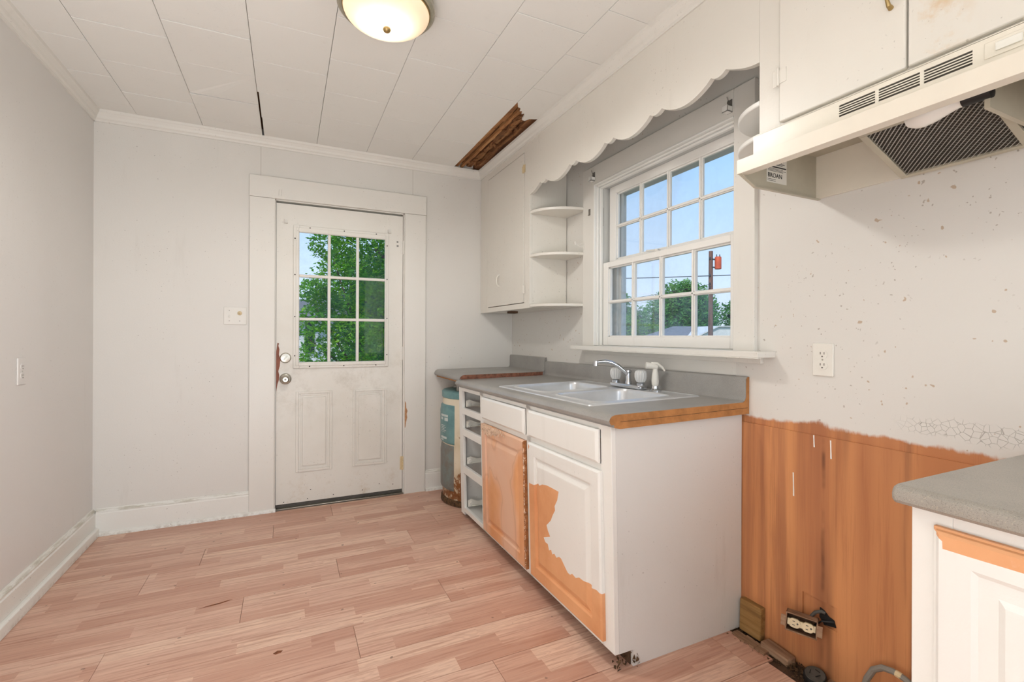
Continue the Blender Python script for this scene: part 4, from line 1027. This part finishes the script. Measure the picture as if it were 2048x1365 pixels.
for cy in (2.085, 1.885):
    kn_ = MB().lathe([(.020, .020), (.020, .030), (.015, .033), (.012, .038)], (1.608, cy, zb), (0, 0, 1), 20).build('valve_collar', M['chrome'], fa)
    b = MB(); n = 16; prof_ = [(.020, .036), (.027, .048), (.031, .062), (.031, .080), (.026, .092), (.013, .097), (0, .097)]; vs = []
    for r, h in prof_:
        for k in range(n * 2):
            rr = max(r * (1 if k % 2 else .88), 1e-4); a = PI * k / n; vs.append((1.608 + rr * math.cos(a), cy + rr * math.sin(a), zb + h))
    N = n * 2
    b.add(vs, [(i * N + k, i * N + (k + 1) % N, (i + 1) * N + (k + 1) % N, (i + 1) * N + k) for i in range(len(prof_) - 1) for k in range(N)] + [tuple(range(N - 1, -1, -1))])
    b.build('knob', M['crystal'], fa, smooth=20)
spr = thing('side_sprayer', 'white pull-out side sprayer standing right of the faucet', 'sprayer', (1.625, 1.80, .93))
MB().lathe([(.026, 0), (.026, .004), (.020, .010), (.016, .012), (.015, .024), (.012, .025)], (1.625, 1.80, zb), (0, 0, 1), 20).build('collar', M['chrome'], spr)
MB().lathe([(.012, .024), (.016, .03), (.0175, .05), (.015, .085), (.012, .105), (.012, .12)], (1.625, 1.80, zb), (0, 0, 1), 18).build('body', M['plastic'], spr)
MB().tube([(1.632, 1.795, zb + .114), (1.612, 1.806, zb + .122), (1.585, 1.822, zb + .124)], [.013, .015, .016], 14).build('spray_head', M['plastic'], spr)
MB().tube([(1.607, 1.808, zb + .136), (1.630, 1.79, zb + .134), (1.648, 1.775, zb + .115), (1.656, 1.768, zb + .098)], [.006, .007, .006, .004], 10).build('trigger', M['plastic'], spr)

# ---------------------------------------------------------------- water heater
HX, HY, HR = 1.292, 3.302, .268
wh = thing('water_heater', 'rusting cream lowboy water heater with teal covers under the corner counter', 'water heater', (HX, HY, 0))
MB().lathe([(HR - .006, .035), (HR, .045), (HR, .752), (HR - .004, .758)], (HX, HY, 0), n=48).build('tank', M['heater'], wh)
MB().lathe([(HR + .004, 0), (HR + .012, .004), (HR + .010, .03), (HR - .004, .042)], (HX, HY, 0), n=48).build('base_ring', M['dirt'], wh)
MB().lathe([(HR + .003, .748), (HR + .006, .752), (HR + .006, .790), (HR - .004, .797), (HR - .03, .800), (0, .806)], (HX, HY, 0), n=48).build('lid', M['teal'], wh)
def cover(a0, a1, z0, z1, d, mat, name, lab):
    b = MB(); n = 10; vs = []
    rows = [(z0, 0), (z0 + .008, d * .7), (z0 + .02, d), (z1 - .05, d), (z1 - .03, d * .75), (z1 - .012, d * .65), (z1, 0)]
    for z, dd in rows:
        for k in range(n + 1):
            a = math.radians(a0 + (a1 - a0) * k / n); r = HR + .0005 + (dd if 0 < k < n else 0)
            vs.append((HX + r * math.cos(a), HY + r * math.sin(a), z))
    fs = [(i * (n + 1) + k, i * (n + 1) + k + 1, (i + 1) * (n + 1) + k + 1, (i + 1) * (n + 1) + k) for i in range(len(rows) - 1) for k in range(n)]
    b.add(vs, fs)
    return b.build(name, mat, wh, label=lab, smooth=50)
A0, A1 = 148, 209
cv = cover(A0, A1, .425, .702, .017, M['teal'], 'access_cover', 'teal access cover with white print')
cover(A0 + 1, A1 - 1, .10, .418, .014, M['teal_grey'], 'access_cover', 'weathered grey-teal access cover')
def onr(a, z, off): a = math.radians(a); return (HX + (HR + off) * math.cos(a), HY + (HR + off) * math.sin(a), z)
def wmark(par, a0, a1, z0, z1):
    MB().add([onr(a0, z0, .0195), onr((a0 + a1) / 2, z0, .0195), onr(a1, z0, .0195), onr(a1, z1, .0195), onr((a0 + a1) / 2, z1, .0195), onr(a0, z1, .0195)], [(0, 1, 4, 5), (1, 2, 3, 4)]).build('printed_mark', M['wlabel'], par, smooth=0)
for (a0, a1, z0, z1) in ((178, 199, .618, .634), (178, 186, .594, .612), (190, 199, .590, .613), (178, 191, .552, .557), (178, 194, .541, .545), (178, 190, .530, .534), (178, 195, .519, .523), (178, 192, .508, .511), (178, 196, .462, .478), (178, 187, .448, .458)):
    wmark(cv, a0, a1, z0, z1)
MB().tube([(1.10, 3.22, .80), (1.10, 3.22, .86)], .014, 10).tube([(1.075, 3.24, .83), (1.14, 3.19, .835)], .010, 8).build('vent_elbow', M['grey_metal'], wh)
o = MB().tube([onr(233, .075, -.01), onr(233, .072, .03)], .012, 10).lathe([(.021, 0), (.021, .012), (.012, .014)], onr(233, .072, .03), (-.6, -.8, 0), 14)
o.build('drain_valve', M['ivory'], wh)
MB().tube([onr(236, .60, .0), onr(236, .60, .03), onr(236, .40, .03), onr(236, .40, .0)], .006, 8).build('element_wire', M['grey_metal'], wh)

# ---------------------------------------------------------------- plates, switches, outlets
def duplex(b_par, face, mats):
    pass
sw = thing('light_switch', 'painted double switch plate on the wall left of the door', 'switch', (-.31, YB - .003, 1.26))
b = MB().box(-.375, -.246, YB - .0065, YB, 1.260, 1.375); b.build('plate', M['trim'], sw, bevel=.002)
MB().box(-.350, -.338, YB - .0075, YB - .0065, 1.306, 1.330).box(-.348, -.340, YB - .016, YB - .0065, 1.308, 1.318).build('toggle', M['trim'], sw, bevel=.001)
MB().lathe([(.014, 0), (.012, .006), (.006, .008), (.004, .02), (.003, .021)], (-.285, YB - .0065, 1.335), (0, -1, 0), 12).build('toggle', M['ivory'], sw)
for x, zz in ((-.344, 1.352), (-.344, 1.284), (-.285, 1.284)): MB().lathe([(.003, 0), (.003, .0008)], (x, YB - .0065, zz), (0, -1, 0), 8).build('screw', M['grey_metal'], sw)
def outlet(label, x, yc, zc, sgn, group_mat, name='wall_outlet'):
    t_ = thing(name, label, 'outlet', (x, yc, zc - .0575))
    a, c = (x, x + .006 * sgn)
    MB().box(min(a, c), max(a, c), yc - .036, yc + .036, zc - .0575, zc + .0575).build('plate', group_mat, t_, bevel=.0025)
    xx = x + .006 * sgn
    for dz in (.0195, -.0195):
        P = [(xx, yc + .017 * math.cos(t) if abs(math.cos(t)) < .95 else yc + .0165 * (1 if math.cos(t) > 0 else -1), zc + dz + max(-.0135, min(.0135, .017 * math.sin(t)))) for t in [2 * PI * k / 20 for k in range(20)]]
        rec = MB().prism(P, (.0018 * sgn, 0, 0)).build('receptacle', group_mat, t_, smooth=0)
        xs = xx + .0018 * sgn
        for dy in (.0065, -.0065):
            MB().box(xs, xs + .0004 * sgn, yc + dy - .0011, yc + dy + .0011, zc + dz - .001, zc + dz + .0075).build('slot', M['slot'], rec, smooth=0)
        MB().lathe([(.0026, 0), (.0026, .0005)], (xs, yc, zc + dz - .008), (sgn, 0, 0), 10).build('slot', M['slot'], rec)
    MB().lathe([(.003, 0), (.003, .001)], (xx, yc, zc), (sgn, 0, 0), 10).build('screw', M['nickel'], t_)
    return t_
outlet('clean white duplex outlet on the wall right of the window', XR, 1.040, 1.112, -1, M['plastic'])
outlet('painted-over duplex outlet on the bare left wall', XL, 2.757, 1.031, 1, M['wall_left'])

lo2 = thing('dangling_outlet', 'rusty outlet box with cream receptacle hanging out of the plywood', 'outlet', (1.64, 1.10, .14))
R3 = Matrix.Translation((1.640, 1.075, .182)) @ Matrix.Rotation(math.radians(30), 4, 'Z') @ Matrix.Rotation(math.radians(14), 4, 'Y') @ Matrix.Rotation(math.radians(3), 4, 'X')
def RW(x, y, z): return tuple(R3 @ Vector((x, y, z)))
b = MB().box(-.030, .028, -.048, -.044, -.030, .030).box(-.030, .028, .044, .048, -.030, .030).box(-.030, .028, -.048, .048, .026, .030).box(-.030, .028, -.048, .048, -.030, -.026).box(.024, .028, -.048, .048, -.030, .030)
b.box(-.032, -.029, -.062, -.046, -.018, .018).box(-.032, -.029, .046, .062, -.018, .018)
b.build('steel_box', M['scrap'], lo2, warp=RW, bevel=.001)
for dy in (.020, -.020):
    P = [(-.030, dy + .0175 * math.cos(2 * PI * k / 18), max(-.0145, min(.0145, .0175 * math.sin(2 * PI * k / 18)))) for k in range(18)]
    rec = MB().prism(P, (.012, 0, 0)).build('receptacle', M['ivory'], lo2, warp=RW, smooth=0)
    for dz in (.006, -.006): MB().box(-.0306, -.030, dy - .001, dy + .0065, dz - .0012, dz + .0012).build('slot', M['slot'], rec, warp=RW, smooth=0)
    MB().lathe([(.003, 0), (.003, .0006)], (-.030, dy - .009, 0), (-1, 0, 0), 10).build('slot', M['slot'], rec, warp=RW)
MB().box(-.024, -.012, -.042, .042, -.010, .010).build('yoke', M['ivory'], lo2, warp=RW, smooth=0)
MB().tube([RW(.026, -.02, .02), (1.685, 1.055, .222), (1.694, 1.04, .23), (1.699, 1.03, .228)], .006, 8).build('wire', M['rubber'], lo2)
MB().tube([RW(.026, -.035, .0), (1.68, 1.03, .205), (1.692, 1.01, .21), (1.699, 1.0, .212)], .003, 8).build('wire', M['black'], lo2)

rcp = thing('range_receptacle', 'round black range power receptacle lying by the plywood', 'outlet', (1.655, 1.035, -.008))
MB().lathe([(.034, 0), (.036, .006), (.036, .032), (.033, .04), (.030, .040)], (1.655, 1.035, -.0085), (-.25, -.1, 1), 26).build('housing', M['black'], rcp)
rf = MB().lathe([(.031, .0395), (.030, .0425), (0, .0425)], (1.655, 1.035, -.0085), (-.25, -.1, 1), 26).build('face', M['rubber'], rcp)
for (dx, dy, rot) in ((-.004, .014, .4), (-.004, -.012, -.4), (.014, .0, 1.5)):
    MB().box(-.008, .008, -.0015, .0015, 0, .001).build('slot', M['dark'], rf, warp=lambda x, y, z: (1.645 + dx + x * math.cos(rot) - y * math.sin(rot), 1.031 + dy + x * math.sin(rot) + y * math.cos(rot), .0335 + z + .25 * (dx + x * math.cos(rot))), smooth=0)
MB().box(1.66, 1.694, .96, 1.01, -.008, .016).build('mounting_flange', M['scrap'], rcp, bevel=.004)

tag(MB().tube([(1.664, .90, -.006), (1.667, .893, .05), (1.668, .882, .105), (1.666, .862, .148), (1.662, .835, .172), (1.660, .805, .180), (1.658, .775, .178), (1.657, .745, .168), (1.656, .71, .145), (1.655, .67, .10), (1.655, .63, .04), (1.655, .60, -.002)], .0092, 10).lathe([(.0097, -.008), (.0099, 0), (.0097, .008)], (1.659, .79, .1795), (0, 1, .05), 10, 1).build('cable', [M['lens'], M['ivory']]), 'thick grey cable looping up beside the near base cabinet', 'cable')

# wood block, scrap, debris
tag(MB().box(1.664, 1.694, 1.256, 1.351, .004, .130).build('wood_block', M['treated'], bevel=.004, warp=lambda x, y, z: (x - .0 + .004 * (z / .13), y, z)), 'upright offcut of treated lumber between sink cabinet and plywood', 'wood block')
tag(MB().box(1.640, 1.688, 1.125, 1.238, -.008, .020).build('wood_scrap', M['scrap'], bevel=.005, warp=lambda x, y, z: (x - .12 * (1.19 - y) * .2, y, z + (.006 if y > 1.2 else 0))), 'flat brown wood scrap lying along the plywood', 'wood scrap')
b = MB()
def rough_piece(x0, x1, y0, y1, z0, z1, n=7):
    for i in range(n):
        a, c = y0 + (y1 - y0) * i / n, y0 + (y1 - y0) * (i + 1) / n
        j = lambda s=.004: random.uniform(-s, s)
        b.prism([(x0 + j(), a, z0), (x1 + j(), a, z0), (x1 + j(), c, z0), (x0 + j(), c, z0)], (0, 0, z1 - z0 + j(.002)))
rough_piece(1.612, 1.650, 1.20, 1.345, -.008, .008)
tag(b.build('rotted_board', M['scrap'], smooth=0), 'splintered board end between laminate edge and lumber offcut', 'wood scrap')
b = MB()
for i in range(520):
    y = random.uniform(.93, 1.36); x = random.gauss(1.655, .022); x = min(1.69, max(1.60, x)); s = random.uniform(.002, .010)
    p = [(x + random.uniform(-s, s), y + random.uniform(-s, s), -.006 + random.uniform(0, .012)) for _ in range(4)]
    b.add(p, [(0, 1, 2), (0, 1, 3), (1, 2, 3), (0, 2, 3)])
tag(b.build('debris', M['dirt'], smooth=0), 'brown crumbly debris in the gap along the plywood', 'debris', kind='stuff')

# ---------------------------------------------------------------- ceiling light
LC = (.345, 1.88, 0)
cl = thing('ceiling_light', 'flush round ceiling light with glowing alabaster glass bowl', 'light', (LC[0], LC[1], 2.365))
MB().lathe([(.150, 2.519), (.172, 2.51), (.180, 2.495), (.178, 2.482), (.184, 2.472), (.184, 2.458), (.176, 2.450), (.166, 2.452), (.160, 2.47), (.158, 2.51)], LC, n=56).build('pan', M['lamp_pan'], cl)
MB().lathe([(.1655, 2.447), (.1665, 2.451), (.163, 2.4535), (.161, 2.451)], LC, n=56).build('gilt_rim', M['oldbrass'], cl)
bp_ = []
for k in range(15):
    a = PI / 2 * k / 14; bp_.append((.163 * math.cos(a), 2.452 - .066 * math.sin(a)))
vs = []; n = 56
for r, h in bp_:
    vs += [(LC[0] + max(r, 1e-4) * math.cos(2 * PI * k / n), LC[1] + max(r, 1e-4) * math.sin(2 * PI * k / n), h) for k in range(n)]
b = MB(); b.add(vs, [(i * n + k, i * n + (k + 1) % n, (i + 1) * n + (k + 1) % n, (i + 1) * n + k) for i in range(len(bp_) - 1) for k in range(n)])
b.build('glass_bowl', M['bowl'], cl, smooth=60)
MB().lathe([(.006, 2.387), (.013, 2.386), (.015, 2.380), (.012, 2.373), (.004, 2.368), (0, 2.367)], LC, n=20).build('finial', M['oldbrass'], cl)
lamp('ceiling_bulb', 'POINT', .7, (LC[0] - .03, LC[1] + .02, 2.43), None, (1, .92, .80), shadow_soft_size=.03)
lamp('ceiling_glow', 'SPOT', 42, (LC[0], LC[1], 2.36), (0, 0, -1), (1, .995, .965), shadow_soft_size=.10, spot_size=math.radians(178), spot_blend=.42)

# ---------------------------------------------------------------- small window hardware
def bracket(label, yc, zc, grp=None):
    t_ = thing('curtain_bracket', label, 'bracket', (1.66, yc, zc))
    MB().box(CX - .003, CX - .0005, yc - .012, yc + .014, zc - .02, zc + .036).build('plate', M['grey_metal'], t_, bevel=.001)
    MB().box(CX - .032, CX - .003, yc - .014, yc + .014, zc - .020, zc - .016).box(CX - .032, CX - .029, yc - .014, yc + .014, zc - .020, zc + .006).box(CX - .032, CX - .003, yc - .014, yc - .011, zc - .020, zc + .004).build('cup', M['white'], t_, bevel=.0008)
    MB().tube([(CX - .004, yc - .003, zc + .026), (CX - .016, yc - .003, zc + .03), (CX - .022, yc - .003, zc + .044)], .0022, 6).build('hook', M['grey_metal'], t_)
bracket('metal curtain bracket on the window casing, next to the open shelves', 2.395, 2.150)
bracket('rusty curtain bracket on the window head casing, next to the range hood', 1.415, 2.150)
tag(MB().box(CX - .002, CX - .0004, 2.432, 2.450, 1.935, 1.975).box(CX - .010, CX - .002, 2.436, 2.446, 1.935, 1.939).build('hook_plate', M['grey_metal']), 'bare grey hook plate halfway up the left window casing', 'hook')
tag(MB().box(CX - .002, CX - .0004, 2.497, 2.508, 1.735, 1.785).tube([(CX - .002, 2.502, 1.772), (CX - .03, 2.512, 1.768), (CX - .052, 2.52, 1.772)], .003, 6).tube([(CX - .002, 2.502, 1.750), (CX - .028, 2.512, 1.757), (CX - .052, 2.52, 1.772)], .002, 6).tube([(CX - .050, 2.519, 1.764), (CX - .054, 2.521, 1.784)], .005, 8).build('towel_hook', M['trim']), 'small painted swing hook over the middle open shelf', 'hook')

# ---------------------------------------------------------------- outdoors
gr = MB().box(-60, 140, -40, 3.9, -.9, -.6).box(2.6, 140, 3.9, 140, -.9, -.6).box(-60, 2.6, 3.9, 140, -.9, -.6).build('ground', M['grass'], smooth=0)
struct(gr, 'grass lawn outside the house', 'lawn')

def ico(c, r, sub=2, jit=.12):
    bm = bmesh.new(); bmesh.ops.create_icosphere(bm, subdivisions=sub, radius=1)
    V_ = [tuple(Vector(c) + Vector((v.co.x * r[0], v.co.y * r[1], v.co.z * r[2])) * (1 + random.uniform(-jit, jit))) for v in bm.verts]
    F_ = [tuple(v.index for v in f.verts) for f in bm.faces]; bm.free(); return V_, F_
def tree(name, label, blobs, nleaf, ls, mat, trunk, seed=1, core=True, branches=(), group=None):
    rng = np.random.default_rng(seed)
    t_ = thing(name, label, 'tree', (trunk[0], trunk[1], -.6), group)
    vol = np.array([b[3] * b[4] * b[5] for b in blobs]) ** .67; vol /= vol.sum()
    idx = rng.choice(len(blobs), nleaf, p=vol); B = np.array(blobs)[idx]
    d = rng.normal(size=(nleaf, 3)); d /= np.linalg.norm(d, axis=1)[:, None]
    rad = rng.uniform(.35, 1.0, nleaf) ** .5 * (1 + rng.normal(0, .07, nleaf))
    P = B[:, :3] + d * B[:, 3:6] * rad[:, None]
    a = rng.normal(size=(nleaf, 3)); a[:, 2] *= .6; a /= np.linalg.norm(a, axis=1)[:, None]
    c = np.cross(a, rng.normal(size=(nleaf, 3)) + np.array([0, 0, 1.2])); c /= np.linalg.norm(c, axis=1)[:, None]
    nn = np.cross(a, c)
    s = ls * rng.uniform(.6, 1.3, nleaf)[:, None]
    V_ = np.stack([P - a * s, P + c * s * .42 + nn * s * .1, P + a * s, P - c * s * .42 + nn * s * .1], 1).reshape(-1, 3)
    F_ = np.arange(nleaf * 4).reshape(-1, 4)
    me = bpy.data.meshes.new('foliage'); me.from_pydata(V_.tolist(), [], F_.tolist()); me.materials.append(mat)
    o = link('foliage', me, t_, smooth=0); o['kind'] = 'stuff'
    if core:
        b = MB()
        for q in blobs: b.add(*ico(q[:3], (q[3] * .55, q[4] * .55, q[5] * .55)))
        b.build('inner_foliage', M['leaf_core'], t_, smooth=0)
    zt_ = max(q[2] for q in blobs)
    MB().tube([(trunk[0], trunk[1], -.62), (trunk[0] + .02, trunk[1], zt_ * .5), (blobs[0][0], blobs[0][1], blobs[0][2])], [trunk[2], trunk[2] * .8, trunk[2] * .4], 10).build('trunk', M['bark'], t_)
    for br in branches:
        MB().tube(br, [.022, .015, .006][:len(br)], 6).build('branch', M['bark'], t_)
    return t_
# leafy tree right outside the door
brs = [[(1.0, 6.5, .4), (.62, 6.2, 1.0), (.28, 6.0, 1.55)], [(1.0, 6.5, .3), (.70, 6.1, .75), (.22, 5.9, 1.15)], [(1.0, 6.5, .6), (.75, 6.3, 1.4), (.5, 6.1, 2.1)], [(1.0, 6.5, .2), (.6, 6.2, .6), (.2, 6.0, .85)]]
tree('leafy_tree', 'bright green leafy tree close outside the glazed door', [(1.05, 6.5, 2.35, .62, .6, .65), (.72, 6.2, 2.75, .42, .4, .35), (.62, 6.2, 1.85, .38, .45, .4), (1.1, 6.4, 1.35, .55, .5, .5), (.72, 6.0, 1.15, .36, .4, .34), (.85, 5.9, .55, .5, .45, .4), (.42, 6.2, 2.3, .22, .3, .18), (.38, 6.1, .62, .24, .3, .26), (.40, 6.2, 1.62, .22, .3, .2), (.26, 6.1, 1.72, .18, .3, .16), (.27, 6.0, 1.35, .2, .3, .22), (.30, 6.0, .98, .2, .3, .2), (1.75, 6.6, 2.4, .8, .7, .9), (1.7, 6.5, .9, .7, .6, .7), (.8, 6.3, 3.25, .6, .6, .4)], 30000, .03, M['leaf'], (1.9, 6.9, .06), 3, False, brs)
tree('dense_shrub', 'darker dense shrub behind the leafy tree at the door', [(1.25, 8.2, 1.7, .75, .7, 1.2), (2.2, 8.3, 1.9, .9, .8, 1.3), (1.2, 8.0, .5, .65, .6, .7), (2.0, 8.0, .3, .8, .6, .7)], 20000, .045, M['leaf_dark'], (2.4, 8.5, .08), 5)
# house beyond the door
nh = thing('neighbour_house', 'white clapboard house seen low through the left door panes', 'house', (-1.2, 15, -.6))
HYW = 13.0
for k in range(12):
    z0 = -.6 + .19 * k
    MB().prism([(-6, HYW, z0), (1.6, HYW, z0), (1.6, HYW + .02, z0 + .19), (-6, HYW + .02, z0 + .19)], (0, .03, 0)).build('clapboard', M['siding'], nh, smooth=0)
MB().box(-6, 1.6, HYW + .05, HYW + 6, -.6, 1.68).build('wall', M['siding'], nh, smooth=0)
MB().prism([(-6.3, HYW - .3, 1.66), (-6.3, HYW + 3, 2.3), (-6.3, HYW + 6.3, 1.66)], (8.2, 0, 0)).build('roof', M['roof_dark'], nh, smooth=0)
hw = MB().box(.40, .62, HYW - .03, HYW + .02, .75, 1.55).build('window', M['darkglass'], nh, smooth=0)
MB().box(.30, .40, HYW - .05, HYW + .02, .7, 1.6).box(.62, .70, HYW - .05, HYW + .02, .7, 1.6).box(.30, .70, HYW - .05, HYW + .02, 1.55, 1.62).build('window_frame', M['siding'], hw, smooth=0)

# beyond the sink window
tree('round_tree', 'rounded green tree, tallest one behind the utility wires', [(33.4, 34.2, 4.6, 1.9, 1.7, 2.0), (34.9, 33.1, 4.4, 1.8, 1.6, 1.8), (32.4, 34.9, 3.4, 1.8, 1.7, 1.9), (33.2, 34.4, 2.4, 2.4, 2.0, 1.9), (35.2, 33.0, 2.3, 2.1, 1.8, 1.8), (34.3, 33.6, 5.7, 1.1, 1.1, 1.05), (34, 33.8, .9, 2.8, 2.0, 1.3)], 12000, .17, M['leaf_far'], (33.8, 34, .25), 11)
tree('distant_tree', 'green tree at the left edge of the lower sash view', [(33.0, 42.2, 4.3, 1.6, 1.6, 1.9), (31.8, 42.8, 3.2, 1.8, 1.6, 2.0), (34.2, 41.0, 2.6, 2.0, 1.6, 2.0), (33.0, 42.0, .8, 2.4, 1.8, 1.4)], 5000, .2, M['leaf_far'], (33, 42.2, .25), 12)
tree('distant_tree', 'green tree behind the utility pole', [(39.8, 37.0, 4.0, 1.9, 1.8, 1.6), (41.2, 39.5, 4.2, 2.2, 1.8, 1.5), (40.4, 38, 2.2, 2.6, 2.0, 1.8), (38.6, 38.2, 3.4, 1.8, 1.6, 1.7), (40.2, 37.4, .6, 2.8, 2.0, 1.2)], 6500, .2, M['leaf_far'], (40, 37.4, .25), 13)
tree('distant_tree', 'lower green tree right of the utility pole', [(42.7, 35.1, 3.5, 1.8, 1.6, 1.6), (44.6, 34.0, 3.3, 2.0, 1.7, 1.6), (43.4, 34.6, 1.4, 2.8, 2.0, 1.6)], 4500, .2, M['leaf_far'], (43.4, 34.6, .25), 14)
tree('young_tree', 'pale green bushy tree low in front of the rounded tree', [(27.2, 33.6, 1.8, 1.5, 1.3, 1.3), (28.9, 32.8, 1.5, 1.4, 1.2, 1.0), (28.0, 33.2, .4, 2.0, 1.4, 1.1)], 6000, .13, M['leaf'], (28.0, 33.2, .15), 15)
def HL(u, v, z): return (25.78 + .9042 * u + .4272 * v, 25.42 - .4272 * u + .9042 * v, z)
dh = thing('distant_house', 'low house with a pale grey roof beyond the sink window', 'house', HL(1.5, 3, -.6))
MB().box(-1.3, 7, .3, 6, -.6, 1.14).build('wall', M['siding'], dh, warp=HL, smooth=0)
b = MB(); b.add([(-1.7, 0, 1.12), (7.4, 0, 1.12), (7.4, 6.3, 1.12), (-1.7, 6.3, 1.12), (.1, 3.1, 2.02), (7.4, 3.1, 2.02)], [(0, 1, 5, 4), (2, 3, 4, 5), (3, 0, 4), (1, 2, 5), (0, 3, 2, 1)])
b.build('roof', M['roof'], dh, warp=HL, smooth=0)
MB().prism([(.5, -1.2, 1.2), (5.4, -1.2, 1.2), (5.4, -1.2, -.6), (.5, -1.2, -.6)], (0, 2, 0)).prism([(.5, -1.2, 1.2), (1.75, -1.2, 1.88), (5.4, -1.2, 1.9), (5.4, -1.2, 1.2)], (0, 3, 0)).build('gable_wall', M['siding'], dh, warp=HL, smooth=0)
MB().prism([(.25, -1.35, 1.16), (1.75, -1.35, 1.90), (5.6, -1.35, 1.93), (5.6, -1.35, 1.99), (1.72, -1.35, 1.97), (.2, -1.35, 1.22)], (0, 3.4, 0)).build('rake_board', M['siding'], dh, warp=HL, smooth=0)
up_ = thing('utility_pole', 'brown utility pole carrying an orange transformer', 'utility pole', (22.54, 20.32, -.6))
MB().tube([(22.54, 20.32, -.6), (22.54, 20.32, 6.25)], [.15, .115], 14).build('pole', M['pole'], up_)
tf = MB().lathe([(.14, 5.18), (.185, 5.2), (.185, 5.85), (.17, 5.9), (.05, 5.93)], (22.86, 20.08, 0), n=20).build('transformer', M['orange'], up_, label='orange transformer can')
for a in (-.08, .09): MB().lathe([(.02, 5.92), (.035, 5.95), (.02, 5.98), (.03, 6.0), (.012, 6.06)], (22.86 + a, 20.08 - a * .4, 0), n=8).build('bushing', M['wire'], tf)
MB().box(22.50, 22.76, 20.13, 20.22, 5.25, 5.32).box(22.50, 22.76, 20.13, 20.22, 5.72, 5.79).build('transformer_arm', M['wire'], up_, smooth=0)
for zz in (5.75, 4.75, 4.25, 4.05): MB().lathe([(.03, 0), (.06, .03), (.03, .07), (.05, .11), (.02, .15)], (22.42, 20.27, zz), n=8).build('insulator', M['wire'], up_)
def wire(label, p0, p1, sag, r, mat='wire'):
    P = [tuple(Vector(p0).lerp(Vector(p1), t / 14) + Vector((0, 0, -sag * math.sin(PI * t / 14)))) for t in range(15)]
    tag(MB().tube(P, r, 6).build('utility_wire', M[mat], smooth=0), label, 'wire')
wire('dark main utility wire passing the pole below the transformer', (13.2, 27.2, 4.75), (31.5, 16.2, 5.3), .12, .026)
wire('thin grey utility wire running left from the pole', (13.2, 27.2, 2.9), (22.5, 20.3, 4.3), .25, .012)
wire('thin pale wire crossing in front of the far trees', (12.9, 24.9, 1.95), (22.5, 20.35, 4.1), .1, .012, 'siding')
